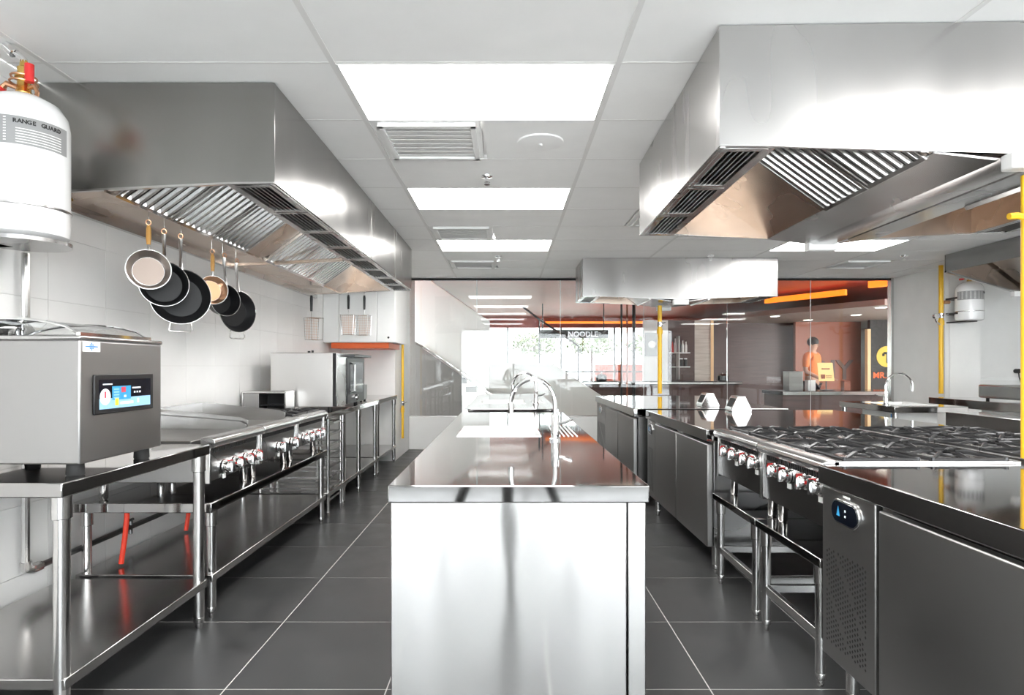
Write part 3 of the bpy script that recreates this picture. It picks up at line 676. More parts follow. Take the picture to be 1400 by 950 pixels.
def island_hood(label, name, xc, half, y0, y1, rot=0, pivot=None, fil=None, blank_far=.75, zs=2.015, drop=.035, box=True, ngr=3):
    t = thing(name, label, 'hood', (xc, (y0+y1)/2, 1.95), 'steel exhaust hoods', rot)
    ym = (y1-y0)/2; za = -1.95
    def lz(z): return z+za
    def end(y):
        return MB().prism([(-half, lz(ZC-.004)), (half, lz(ZC-.004)), (half, lz(zs)), (half-.2, lz(zs-.002)), (0, lz(zs-drop)), (-half+.2, lz(zs-.002)), (-half, lz(zs))], 'y', y, y+.004)
    for y in (-ym, ym-.004): build('end_panel', end(y), 'hood', t, local=True)
    for y in (-ym-.004, ym-.012):
        build('end_lip', MB().prism([(-half, lz(zs)), (-half+.2, lz(zs-.003)), (0, lz(zs-drop-.004)), (half-.2, lz(zs-.003)), (half, lz(zs)), (half, lz(zs+.006)), (half-.2, lz(zs+.004)), (0, lz(zs-drop+.005)), (-half+.2, lz(zs+.004)), (-half, lz(zs+.006))], 'y', y, y+.016), 'steel', t, local=True)
    fy0, fy1 = fil if fil else (-ym+.03, ym-.03)
    nf = max(1, round((fy1-fy0)/.4))
    for s in (-1, 1):
        build('side_panel', MB().box(s*half, s*(half-.006), -ym+.004, ym-.004, lz(zs), lz(ZC-.004)), 'hood', t, .002, local=True)
        a, b = (s*.33, lz(1.985)), (s*.76, lz(2.30))
        w = (fy1-fy0)/nf
        for k in range(nf): filter_bank(t, a, b, fy0+w*k+.004, fy0+w*(k+1)-.004, True)
        for (p, q) in ((-ym+.006, fy0), (fy1, ym-.006)):
            if q-p > .01:
                mb = MB(); pts = [a, b]; d = .006
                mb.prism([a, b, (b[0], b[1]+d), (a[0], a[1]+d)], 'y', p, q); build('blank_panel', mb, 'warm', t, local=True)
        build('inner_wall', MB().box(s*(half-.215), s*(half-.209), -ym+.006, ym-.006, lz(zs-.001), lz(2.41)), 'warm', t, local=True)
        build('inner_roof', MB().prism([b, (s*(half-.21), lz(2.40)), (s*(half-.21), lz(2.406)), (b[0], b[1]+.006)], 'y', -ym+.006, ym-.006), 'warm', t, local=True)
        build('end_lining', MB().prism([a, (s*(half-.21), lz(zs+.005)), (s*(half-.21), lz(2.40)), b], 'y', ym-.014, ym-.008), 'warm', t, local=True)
        build('air_strip', MB().box(s*(half-.21), s*(half-.185), -ym+.01, ym-.01, lz(zs-.003), lz(zs+.003)).box(s*(half-.025), s*(half-.006), -ym+.01, ym-.01, lz(zs-.003), lz(zs+.003)), 'hood', t, local=True)
        w = (y1-y0-.03)/ngr
        for k in range(ngr):
            p = -ym+.015+w*k; xa, xb = sorted((s*(half-.19), s*(half-.02))); air_grille(t, xa, xb, p+.004, p+w-.008, lz(zs-.001), True)
        build('gutter_side', MB().prism([(s*.10, lz(1.955)), (s*.335, lz(1.985)), (s*.335, lz(1.993)), (s*.10, lz(1.963))], 'y', -ym+.006, ym-.006), 'dark_steel', t, local=True)
    build('grease_gutter', MB().prism([(-.105, lz(1.965)), (-.06, lz(1.948)), (.06, lz(1.948)), (.105, lz(1.965))], 'y', -ym+.006, ym-.006), 'steel', t, .002, local=True)
    if box:
        for y in (-ym-.02, ym+.0):
            build('junction_box', MB().box(-.09, .09, y-.03, y+.03, lz(1.912), lz(1.972)), 'paper', t, .006, local=True)
    return t
island_hood('big steel island hood over the ranges, nearest on the right', 'exhaust_hood', 1.925, 1.12, 2.253, 3.81, -math.radians(1.4), fil=(-.75, .02))
island_hood('far steel island hood in front of the glass partition', 'exhaust_hood', 2.02, 1.14, 7.19, 7.95, 0, ngr=1)
# hood over the far right counter
rh = thing('exhaust_hood', 'far right steel hood with dark side above the tank', 'hood', (5.6, 6.0, 2.0), 'steel exhaust hoods')
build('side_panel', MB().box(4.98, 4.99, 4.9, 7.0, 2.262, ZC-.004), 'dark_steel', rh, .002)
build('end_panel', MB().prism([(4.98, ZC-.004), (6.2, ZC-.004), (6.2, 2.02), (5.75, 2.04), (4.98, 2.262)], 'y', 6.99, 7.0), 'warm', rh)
build('end_lip', MB().prism([(4.98, 2.262), (5.75, 2.04), (6.2, 2.02), (6.2, 2.04), (5.75, 2.06), (4.98, 2.282)], 'y', 6.975, 7.005), 'steel', rh)
build('inner_slope', MB().slab((5.9, 2.06), (5.45, 2.40), 4.95, 6.95, .006), 'dark_steel', rh)
build('end_panel', MB().prism([(4.98, ZC-.004), (6.2, ZC-.004), (6.2, 2.02), (5.75, 2.04), (4.98, 2.262)], 'y', 4.9, 4.91), 'hood', rh)
build('back_panel', MB().box(6.19, 6.2, 4.91, 6.99, 2.02, ZC-.004), 'hood', rh)
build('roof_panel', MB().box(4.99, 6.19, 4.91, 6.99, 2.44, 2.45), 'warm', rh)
build('grease_gutter', MB().box(5.86, 5.98, 4.92, 6.98, 2.03, 2.06), 'steel', rh, .004)
build('junction_box', MB().box(5.72, 5.84, 6.93, 6.99, 1.98, 2.04), 'paper', rh, .006)

# ------------------------------------------------------------------ pans
def pan(name, label, x, y, ztop, r, depth, hl, hmat, bmat, turn, tilt=0.0, helper=False, inner=None, flare=1.0, group='pans hanging under the left hood'):
    """hung by the handle end at (x,y,ztop); opening faces local -y, turned by `turn` about z"""
    t = thing(name, label, 'pan', (x, y, ztop), group, turn); t.rotation_euler = (tilt, 0, turn)
    zc = -hl-r
    mb = MB(); mb.M = Matrix.Translation((0, 0, zc)) @ Matrix.Rotation(PI/2, 4, 'X')
    rb = r*flare; w = .003
    mb.lathe([(1e-5, -depth/2), (rb*.9, -depth/2), (rb, -depth/2+.01), (r, depth/2-.004), (r+.0012, depth/2), (r-w, depth/2), (rb-w, -depth/2+.012), (rb*.88, -depth/2+w), (1e-5, -depth/2+w)], n=40)
    bd = build('pan_body', mb, bmat, t, local=True)
    if inner:
        mb = MB(); mb.M = Matrix.Translation((0, 0, zc)) @ Matrix.Rotation(PI/2, 4, 'X')
        build('pan_base', mb.lathe([(rb*.86, -depth/2+w), (rb*.86, -depth/2+w+.0012), (1e-5, -depth/2+w+.0012)], n=36), inner, t, local=True)
    rim = MB(); rim.M = Matrix.Translation((0, 0, zc)) @ Matrix.Rotation(PI/2, 4, 'X')
    rim.tube([((r+.001)*math.cos(2*PI*k/36), (r+.001)*math.sin(2*PI*k/36), depth/2) for k in range(36)], .0013, 6, True)
    build('rim', rim, 'steel', bd, local=True)
    hy = -depth/2
    if hmat == 'wood':
        build('handle', MB().tube([(0, hy+.012, -.015), (0, hy+.010, -.03), (0, hy+.008, -hl*.6), (0, hy+.006, -hl*.82)], [.007, .011, .012, .009], 10), 'wood', t, local=True)
        build('handle_ferrule', MB().tube([(0, hy+.006, -hl*.8), (0, hy+.004, -hl-.006)], .007, 8), 'tube', t, local=True)
    else:
        build('handle', MB().tube([(0, hy+.02, -.012), (0, hy+.02, -.05), (0, hy+.012, -hl*.6), (0, hy+.002, -hl*.95), (0, hy-.0, -hl-.008)], [.011, .010, .008, .011, .012], 10), 'tube', t, local=True)
    build('hang_ring', MB().tube([(.011*math.cos(2*PI*k/14), hy+.014, .002+.013*math.sin(2*PI*k/14)) for k in range(14)], .0028, 6, True), 'copper', t, local=True)
    if helper:
        build('helper_handle', MB().tube([(-.05, hy+.01, zc-r+.012), (-.055, hy+.01, zc-r-.035), (-.045, hy+.01, zc-r-.042), (.045, hy+.01, zc-r-.042), (.055, hy+.01, zc-r-.035), (.05, hy+.01, zc-r+.012)], .004, 8), 'tube', t, local=True)
    return t
PX = -1.79
def hang(px_, py_): y = -PX*840/(694-px_); return y, 1.2+(500-py_)*y/840
for (hx, hy_, cxp, cyp, rp, *a) in (
    (203, 306, 200, 370, 27, 'saucepan', 'polished steel saucepan with orange handle, leftmost under the hood', .07, 'wood', 'chrome', .55, -.04, False, 'pan_base', .82),
    (224, 318, 221, 389, 30, 'saucepan', 'black saucepan with steel handle, second from left', .075, 'steel', 'nonstick', .55, 0, False, None, .86),
    (247, 324, 243, 406, 37, 'frying_pan', 'largest black pan with loop handle at the bottom, third from left', .06, 'steel', 'nonstick', .5, 0, True, None, .80),
    (289, 345, 294, 397, 19.5, 'saucepan', 'small steel saucepan with orange handle and painted copper reflection, fourth from left', .07, 'wood', 'chrome', .7, 0, False, 'copper', .82),  # copper inner disc paints a peach reflection into the steel pan
    (304, 350, 313, 411, 21, 'saucepan', 'black saucepan behind the small steel one, fifth from left', .08, 'steel', 'nonstick', .95, 0, False, None, .88),
    (322, 357, 329, 426, 28, 'frying_pan', 'black pan with loop handle, last on the right', .055, 'steel', 'nonstick', 1.05, 0, True, None, .80)):
    y, z = hang(hx, hy_)
    r = rp*y/840; hl = (cyp-hy_)*y/840-r
    nm, lab, depth, hm, bm_, turn, tilt, helper, inner, flare = a
    pan(nm, lab, PX, y, z, r, depth, max(hl, .06), hm, bm_, turn, tilt, helper, inner, flare)
    hk = build('hook', MB().tube([(-1.80, y, 2.0), (-1.793, y, 2.004), (-1.788, y, 1.995), (-1.788, y-.0, z+.03), (PX, y, z+.014), (PX-.008, y, z+.012)], .002, 6), 'tube', lh)

# ------------------------------------------------------------------ white wall cupboard, orange rail, strainers
wc = thing('wall_cupboard', 'white wall cupboard hung at the end of the left wall', 'cupboard', (-1.69, 7.3, 1.465))
build('carcass', MB().box(XL+.008, -1.275, 6.98, 7.745, 1.465, ZC-.03), 'white', wc, .003)
for (a, b) in ((-2.09, -1.914), (-1.907, -1.484), (-1.477, -1.278)):
    dd = build('door', MB().box(a, b, 6.962, 6.98, 1.47, ZC-.035), 'white', wc, .003)
    if a > -1.5: build('lock', MB().cyl((-1.35, 6.962, 1.52), (-1.35, 6.955, 1.52), .012, n=12), 'black', dd)
tag(build('orange_rail', MB().box(-2.02, -1.36, 7.03, 7.74, 1.40, 1.4645), 'orange', bev=.004), 'orange-red rail under the white wall cupboard', 'rail')
def strainer(label, x, y, z, turn, w=.17, h=.22, hl=.16):
    t = thing('wire_strainer', label, 'strainer', (x, y, z), 'wire strainers with black handles', turn)
    build('handle', MB().tube([(0, 0, 0), (0, 0, -.03), (0, 0, -hl)], [.011, .015, .012], 8), 'black', t, local=True)
    mb = MB(); z0 = -hl-.07
    mb.tube([(0, 0, -hl), (0, 0, z0)], .003, 6)
    mb.tube([(0, 0, .0), (0, -.004, .03), (.006, -.004, .045)], .0025, 6)
    for yy in (0, -.10):
        q = .85 if yy else 1
        mb.tube([(-w/2*q, yy, z0), (w/2*q, yy, z0), (w/2*q*.85, yy, z0-h), (-w/2*q*.85, yy, z0-h)], .003, 6, True)
    for sx, sz in ((-1, 0), (1, 0), (-.85, -h), (.85, -h)): mb.tube([(w/2*sx, 0, z0+sz), (w/2*sx*.85, -.10, z0+sz)], .003, 6)
    build('basket_frame', mb, 'tube', t, local=True)
    mb = MB()
    for k in range(1, 8):
        f = k/8
        mb.tube([(-w/2+w*f, 0, z0), (-w/2*.85+w*.85*f, 0, z0-h)], .0012, 4); mb.tube([(-w/2, -.001, z0-h*f), (w/2, -.001, z0-h*f)], .0012, 4)
        mb.tube([(-w/2*.9+w*.9*f, 0, z0), (-w/2*.75+w*.75*f, -.10, z0)], .0012, 4); mb.tube([(-w/2*.8+w*.8*f, 0, z0-h), (-w/2*.7+w*.7*f, -.10, z0-h)], .0012, 4)
    build('basket_mesh', mb, 'copper', t, local=True, kind='stuff')
    return t
strainer('wire strainer hung on the cupboard, left of the front pair', -1.80, 6.95, 2.0, .1)
strainer('wire strainer hung on the cupboard, right of the front pair', -1.62, 6.95, 1.995, -.1)
strainer('wire strainer hung on the left wall, the copper-toned angled one', -1.98, 6.2, 1.91, .9)

# tripod under the camera (the photograph shows its legs mirrored in the island's end panel)
tp = thing('tripod', 'black camera tripod whose legs show mirrored in the island end panel', 'tripod', (0, -.02, 0))
build('head', MB().lathe([(.03, 1.0), (.045, 1.01), (.045, 1.05), (.03, 1.06), (.03, 1.10), (1e-5, 1.10)], (0, -.02, 0), 18), 'black', tp)
for k in range(3):
    a = PI/2+2*PI*k/3; ex, ey = .50*math.cos(a), -.02+.50*math.sin(a)
    L_ = build('leg', MB().tube([(.04*math.cos(a), -.02+.04*math.sin(a), 1.03), (.27*math.cos(a), -.02+.27*math.sin(a), .515), (ex, ey, .02)], [.034, .032, .028], 10), 'black', tp)
    build('foot', MB().ball((ex, ey, .018), .018), 'rubber', L_)
# yellow gas pipes
def gas_pipe(label, pts, r, fit=()):
    t = thing('gas_pipe', label, 'pipe', pts[0], 'yellow gas pipes')
    build('pipe', MB().tube(pts, r, 12), 'yellow', t)
    for (x, y, z) in fit:
        build('coupling', MB().cyl((x, y, z-.03), (x, y, z+.03), r*1.35, n=14), 'yellow', t)
        v = build('valve', MB().cyl((x, y-r, z+.09), (x, y-r-.04, z+.09), .012, n=10).cyl((x-.0, y-r-.02, z+.09), (x+.06, y-r-.02, z+.11), .006, n=8).cyl((x, y, z+.06), (x, y, z+.12), r*1.25, n=14), 'chrome', t)
    return t
gas_pipe('thin yellow gas pipe at the left end of the glass partition', [(-1.375, 8.05, .25), (-1.375, 8.05, ZC-.002)], .017, [(-1.375, 8.05, .62)])
gas_pipe('yellow gas pipe dropping from the far hood in the middle', [(1.87, 7.55, .86), (1.87, 7.55, 1.94)], .026, [(1.87, 7.55, 1.62)])
g3 = gas_pipe('thick yellow gas pipe on the right wall beside the tank', [(5.46, 7.74, .85), (5.46, 7.74, ZC-.002)], .027, [(5.46, 7.74, 1.74)])
build('gauge', MB().tube([(5.43, 7.72, 1.72), (5.38, 7.7, 1.75), (5.36, 7.7, 1.80)], .012, 8).cyl((5.35, 7.69, 1.82), (5.35, 7.65, 1.82), .035, n=16), 'tube', g3)
build('side_stub', MB().cyl((5.48, 7.72, 2.0), (5.55, 7.72, 2.0), .022, n=12), 'copper', g3)
g4 = gas_pipe('yellow gas pipe between the near ranges at the right edge', [(1.905, 2.262, .86), (1.905, 2.262, 1.90)], .013, [])
build('valve_handle', MB().tube([(1.88, 2.235, 1.74), (1.85, 2.23, 1.745), (1.82, 2.23, 1.742)], .012, 8), 'yellow', g4)

# ------------------------------------------------------------------ centre islands with sinks
def hole_top(mb, x0, x1, y0, y1, z0, z1, hx0, hx1, hy0, hy1):
    xs = [x0, hx0, hx1, x1]; ys = [y0, hy0, hy1, y1]
    V = {}; vs_ = []; fs = []
    for zi, z in enumerate((z0, z1)):
        for i, x in enumerate(xs):
            for j, y in enumerate(ys): V[(i, j, zi)] = len(vs_); vs_.append((x, y, z))
    for i in range(3):
        for j in range(3):
            if (i, j) == (1, 1): continue
            fs.append((V[i, j, 1], V[i+1, j, 1], V[i+1, j+1, 1], V[i, j+1, 1])); fs.append((V[i, j+1, 0], V[i+1, j+1, 0], V[i+1, j, 0], V[i, j, 0]))
    for i in range(3):
        fs.append((V[i, 0, 0], V[i+1, 0, 0], V[i+1, 0, 1], V[i, 0, 1])); fs.append((V[i+1, 3, 0], V[i, 3, 0], V[i, 3, 1], V[i+1, 3, 1]))
        fs.append((V[3, i, 0], V[3, i+1, 0], V[3, i+1, 1], V[3, i, 1])); fs.append((V[0, i+1, 0], V[0, i, 0], V[0, i, 1], V[0, i+1, 1]))
    for a, b in (((1, 1), (1, 2)), ((1, 2), (2, 2)), ((2, 2), (2, 1)), ((2, 1), (1, 1))):
        fs.append((V[a[0], a[1], 0], V[b[0], b[1], 0], V[b[0], b[1], 1], V[a[0], a[1], 1]))
    return mb.add(vs_, fs)
def basin(t, x0, x1, y0, y1, z, d):
    mb = MB()
    w = .004
    mb.box(x0-w, x0, y0-w, y1+w, z-d, z+.003).box(x1, x1+w, y0-w, y1+w, z-d, z+.003).box(x0, x1, y0-w, y0, z-d, z+.003).box(x0, x1, y1, y1+w, z-d, z+.003).box(x0-w, x1+w, y0-w, y1+w, z-d-w, z-d)
    b = build('sink_basin', mb, 'sink', t, .001)
    build('drain', MB().lathe([(.04, z-d), (.04, z-d+.004), (.025, z-d+.002), (1e-5, z-d+.002)], ((x0+x1)/2, (y0+y1)/2, 0), 18), 'chrome', b)
    return b
def island(label, x0, x1, y0, y1, z, sink):
    t = thing('kitchen_island', label, 'island', ((x0+x1)/2, (y0+y1)/2, 0), 'centre islands with sinks')
    build('worktop', hole_top(MB(), x0, x1, y0, y1, z-.052, z, *sink), 'top', t, .004)
    a, b, c, d = x0+.008, x1-.009, y0+.012, y1-.012
    build('side_panel', MB().box(a, a+.01, c+.02, d, .06, z-.052), 'panel', t, .002)
    build('side_panel', MB().box(b-.01, b, c+.02, d, .06, z-.052), 'panel', t, .002)
    build('end_panel', MB().box(a, b-.058, c, c+.02, .0, z-.052), 'island', t, .003)
    build('corner_stile', MB().box(b-.054, b, c, c+.02, .0, z-.052), 'island', t, .003)
    build('end_panel', MB().box(a, b, d-.02, d, .0, z-.052), 'panel', t, .003)
    build('plinth', MB().box(a+.03, b-.03, c+.03, d-.03, 0, .06), 'dark', t)
    basin(t, sink[0]+.005, sink[1]-.005, sink[2]+.005, sink[3]-.005, z, .16)
    for k in range(6):
        build('drainer_rib', MB().cyl((.245+.022*k, sink[2]+.02, z), (.245+.022*k, sink[3]-.02, z), .004, n=8), 'sink', t)
    return t
def faucet(label, x, y, z, dirx=-1, reach=.215, top=.296, group='gooseneck taps'):
    t = thing('faucet', label, 'tap', (x, y, z), group)
    build('base', MB().lathe([(.028, z), (.028, z+.01), (.02, z+.014), (.019, z+.12), (.014, z+.13), (1e-5, z+.13)], (x, y, 0), 18), 'chrome', t)
    pts = [(x, y, z+.11)]
    for k in range(17):
        a = PI*k/16*.96; pts.append((x+dirx*reach/2*(1-math.cos(a)), y, z+.17+(top-.17)*math.sin(a)))
    e = pts[-1]; pts.append((e[0], y, e[2]-.012))
    build('spout', MB().tube(pts, .0105, 10), 'chrome', t)
    build('nozzle', MB().cyl((e[0], y, e[2]-.005), (e[0]-dirx*.002, y, e[2]-.055), .014, n=14), 'chrome', t)
    build('lever', MB().tube([(x, y, z+.08), (x-dirx*.05, y+.02, z+.085), (x-dirx*.085, y+.03, z+.10)], .007, 8), 'chrome', t)
    return t
island('steel island with sink in the centre foreground', -.361, .427, 1.845, 4.75, .84, (-.26, .17, 3.12, 3.66))
island('second steel island with sink behind the first one', -.361, .427, 5.13, 7.9, .84, (-.26, .17, 5.9, 6.44))
faucet('gooseneck tap on the near centre island', .229, 2.965, .84)
faucet('gooseneck tap on the second island behind', .262, 5.72, .84)

# ------------------------------------------------------------------ right-hand line
RX = 1.155
def fridge(label, x0, x1, y0, y1, doors, panel, z=.84, thick=.068, zb=.165):
    t = thing('undercounter_fridge', label, 'fridge', ((x0+x1)/2, (y0+y1)/2, 0), 'undercounter fridges on the right')
    build('worktop', MB().box(x0-.022, x1, y0, y1, z-thick, z), 'top', t, .004)
    build('carcass', MB().box(x0+.025, x1-.01, y0+.012, y1-.012, zb, z-thick), 'dark_steel', t, .003)
    for (a, b) in doors:
        d = build('door', MB().box(x0-.012, x0+.022, a, b, zb+.005, z-thick-.018), 'panel', t, .006)
        build('door_seal', MB().box(x0+.02, x0+.026, a+.006, b-.006, zb+.01, z-thick-.02), 'dark', d)
        build('hinge', MB().box(x0-.004, x0+.02, b-.06, b-.01, z-thick-.018, z-thick-.006), 'tube', d)
    a, b = panel
    p = build('machine_panel', MB().box(x0-.010, x0+.025, a, b, zb, z-thick-.004), 'panel', t, .004)
    yc = (a+b)/2+.0; w = min(.085, (b-a)*.27); zc = z-.14
    def oval(wx, hz):
        pts = []
        for k in range(20):
            q = 2*PI*k/20; cx_ = (wx-hz)*(1 if math.cos(q) > 0 else -1); pts.append((yc+cx_+hz*math.cos(q), zc+hz*math.sin(q)))
        return pts
    build('display_ring', MB().prism(oval(w, .043), 'x', x0-.018, x0-.010), 'chrome', p, .002)
    ds = build('display', MB().prism(oval(w-.007, .036), 'x', x0-.020, x0-.017), 'screen', p)
    build('display_icon', MB().prism([(yc+.025, zc-.014), (yc+.045, zc-.014), (yc+.035, zc+.02)], 'x', x0-.0206, x0-.020), 'blue', p)
    build('display_dots', MB().box(x0-.0206, x0-.02, yc-.012, yc-.004, zc+.006, zc+.013).box(x0-.0206, x0-.02, yc-.012, yc-.004, zc-.012, zc-.005), 'scr_white', p)
    build('name_plate', MB().box(x0-.0106, x0-.010, yc-.022, yc+.022, z-thick-.022, z-thick-.014), 'paper', p)
    # vent: rows of punched slanted holes between two plain diagonal bands
    mb = MB(); va, vb = a+.05, b-.035; za, zb_ = zb+.06, zb+.375
    ny = int((vb-va)/.0135); nz = int((zb_-za)/.0165)
    for i in range(ny):
        for j in range(nz):
            fy = i/(ny-1); fz = j/(nz-1)
            q = (fz+fy*1.0)
            if abs(q-.62) < .05 or abs(q-1.25) < .05: continue
            yy = vb-(vb-va)*fy; zz = za+(zb_-za)*fz+(.008 if i % 2 else 0)
            mb.add([(x0-.0106, yy, zz-.0062), (x0-.0106, yy-.0052, zz), (x0-.0106, yy, zz+.0062), (x0-.0106, yy+.0052, zz)], [(0, 1, 2, 3)])
    build('vent_holes', mb, 'dark', p, kind='stuff', weld=False)
    for x in (x0+.06, x1-.08):
        for y in (y0+.08, y1-.08): leg(t, x, y, zb, .022, collar=False)
    return t
fridge('undercounter fridge with blue display in the right foreground', RX, 1.875, .55, 2.243, [(.58, 1.235), (1.245, 1.895)], (1.915, 2.235))
fridge('two-door undercounter fridge beyond the near ranges', RX-.01, 2.66, 3.475, 5.0, [(3.49, 4.13), (4.145, 4.73)], (4.74, 4.985))
fridge('far undercounter fridge below the far hood', 1.08, 2.36, 5.16, 7.4, [(5.22, 5.95), (5.965, 6.70)], (6.72, 7.35))
RLAB = [('four-burner range nearest, beside the fridge with blue display', 2.255, 0), ('four-burner range beyond the nearest one, left bank', 2.852, 0),
        ('four-burner range nearest in the back bank behind the yellow pipe', 2.255, 1), ('four-burner range farther in the back bank on the right', 2.852, 1)]
for lab, y0, back in RLAB:
    y1 = y0+.585
    ks = (y0+.065, y0+.17, y0+.325, y0+.44)
    if not back: unit('burner_range', lab, 1.885, RX+.015, y0, y1, .492, .592, .85, -1, ks, .742, 'burner', 'four-burner ranges on the right', (0, 2))
    else: unit('burner_range', lab, 1.925, 2.635, y0, y1, .492, .592, .85, 1, ks, .742, 'burner', 'four-burner ranges on the right', (0, 2))
    xa, xb = (1.145, 1.875) if not back else (1.93, 2.65)
    fx_ = xa+.03 if not back else xb-.03; bx_ = xb-.05 if not back else xa+.05
    L = [(fx_, y0+.05), (fx_, y1-.05), (bx_, y0+.05), (bx_, y1-.05)]
    bars = [((fx_, y0+.05, .19), (fx_, y1-.05, .19)), ((bx_, y0+.05, .19), (bx_, y1-.05, .19)), ((min(fx_, bx_), y0+.05, .19), (max(fx_, bx_), y0+.05, .19)), ((min(fx_, bx_), y1-.05, .19), (max(fx_, bx_), y1-.05, .19))]
    steel_table(lab.replace('four-burner range', 'low steel stand under the range'), xa, xb, y0, y1, .492, L, .036, None, 'range_stand', 'stand', 'low stands under the ranges', bars, .02)
def dispenser(label, x, y, z):
    t = thing('napkin_dispenser', label, 'dispenser', (x, y, z), 'steel dispensers on the right counters')
    pts = [(-.078, 0), (-.080, .018), (-.028, .122), (.028, .122), (.080, .018), (.078, 0)]
    build('body', MB().prism([(x+a, z+b) for a, b in pts], 'y', y, y+.16), 'island', t, .004)
    q = MB().prism([(x-.068, z+.036), (x-.070, z+.038), (x-.040, z+.104), (x-.038, z+.102)], 'y', y+.02, y+.14); build('slot', q, 'dark', t)
dispenser('steel wedge dispenser at the far edge of the near right counter', 1.83, 4.80, .84)
dispenser('steel wedge dispenser on the far counter, left of the two', 1.77, 5.36, .84)

# far right tables
d1 = thing('sink_table', 'steel sink table with a tall tap, far right', 'sink', (3.75, 5.85, 0))
build('worktop', hole_top(MB(), 3.40, 4.05, 5.4, 6.3, .785, .84, 3.52, 3.92, 5.6, 6.1), 'top', d1, .004); basin(d1, 3.525, 3.915, 5.605, 6.095, .84, .25)
for x in (3.43, 4.02):
    for y in (5.44, 6.26): leg(d1, x, y, .785, .02)
build('back_shelf', MB().box(3.42, 4.03, 5.45, 6.25, .2, .225), 'top', d1)
hs = build('drain_hose', MB().tube([(3.45, 5.5, .78), (3.45, 5.5, .70), (3.46, 5.48, .64), (3.44, 5.47, .58), (3.50, 5.47, .52)], .014, 8), 'paper', d1)
build('hose_joint', MB().cyl((3.45, 5.5, .72), (3.45, 5.5, .77), .019, n=12), 'logo_blue', hs)
faucet('tall white-looking gooseneck tap on the far right sink table', 3.46, 5.62, .84, 1, .245, .29)
t = steel_table('steel counter beneath the far right hood', 4.83, 5.55, 4.6, 7.05, .84, [(4.87, 4.65), (4.87, 5.85), (4.87, 7.0), (5.5, 4.65), (5.5, 7.0)], .09, .25)
build('back_panel', MB().box(5.4, 5.41, 4.7, 7.0, .25, .75), 'panel', t)
t = steel_table('steel counter with deep apron at the right frame edge', 3.42, 4.2, 3.0, 4.8, .84, [(3.46, 3.05), (3.46, 4.75), (4.16, 3.05), (4.16, 4.75)], .15, .25)
fr = thing('steel_cooker', 'low dark steel cooker on the counter under the far right hood', 'cooker', (5.25, 6.4, .84))
build('body', MB().box(5.06, 5.5, 5.9, 6.55, .87, 1.0), 'dark_steel', fr, .02); build('side', MB().box(5.01, 5.06, 5.9, 6.55, .86, 1.005), 'steel', fr, .02)
for x in (5.08, 5.46):
    for y in (5.95, 6.5): build('foot', MB().cyl((x, y, .84), (x, y, .875), .016, n=10), 'rubber', fr)
for i, x in enumerate((6.82, 6.97)):
    t = thing('wall_plug', ('black plug in the far right wall socket, left one', 'black plug in the far right wall socket, right one')[i], 'plug', (x, 8.25, 1.1), 'plugs on the far right wall')
    build('body', MB().cyl((x, 8.25, 1.13), (x, 8.19, 1.13), .03, n=14), 'black', t)
    build('cord', MB().tube([(x, 8.2, 1.11), (x, 8.19, 1.05), (x+(.03 if i == 0 else -.03), 8.2, .98), (x+(.05 if i == 0 else -.05), 8.2, .96)], .008, 6), 'black', t)
tag(build('wall_trunking', MB().box(6.03, XR-.01, 8.225, 8.249, 1.0, 1.04), 'paper', bev=.004), 'white cable trunking along the far right wall', 'trunking')

# ------------------------------------------------------------------ the hall beyond the glass
struct('floor_hall', MB().box(-9, 12, YG+.15, 40, -.12, -.002), 'hall_floor')
struct('ceiling_hall', MB().box(-9, 12, YG+.1, 18.4, 2.62, 2.8), 'hall_ceil')
struct('wall_hall_left', MB().box(-3.3, -3.2, YG+.1, 18.4, 0, 2.62), 'grey')
struct('wall_hall_end', MB().box(-3.2, -1.32, 9.85, 9.95, 0, 2.61), 'grey')
struct('wall_hall_right', MB().box(9.6, 9.7, YG+.1, 18.4, 0, 2.62), 'brown')
w3 = struct('window_3', loc=(2, 18.4, 0))
build('head_beam', MB().box(-3.2, 9.6, 18.3, 18.5, 2.34, 2.62), 'hall_ceil', w3)
for k in range(9):
    x = -3.2+1.6*k; build('mullion', MB().box(x-.025, x+.025, 18.36, 18.44, 0, 2.34), 'pipe', w3)
build('transom', MB().box(-3.2, 9.6, 18.37, 18.43, 1.0, 1.05), 'pipe', w3)
for k in range(8):
    x = -3.2+1.6*k; build('pane', MB().box(x+.025, x+1.575, 18.395, 18.405, 0, 2.34), 'tinted', w3, weld=False)
# sign
sg = thing('shop_sign', 'dark fascia sign reading NOODLE beyond the glass', 'sign', (1.5, 14.0, 1.8))
build('fascia', MB().box(.72, 2.3, 14.0, 14.1, 1.83, 2.02), 'black', sg, .005)
text('lettering', 'NOODLE', .165, 'scr_white', sg, (1.37, 13.995, 1.865), (PI/2, 0, 0), .004, 'LEFT', .004)
for x in (.8, 2.2): build('hanger', MB().cyl((x, 14.05, 2.02), (x, 14.05, 2.62), .012, n=8), 'black', sg)
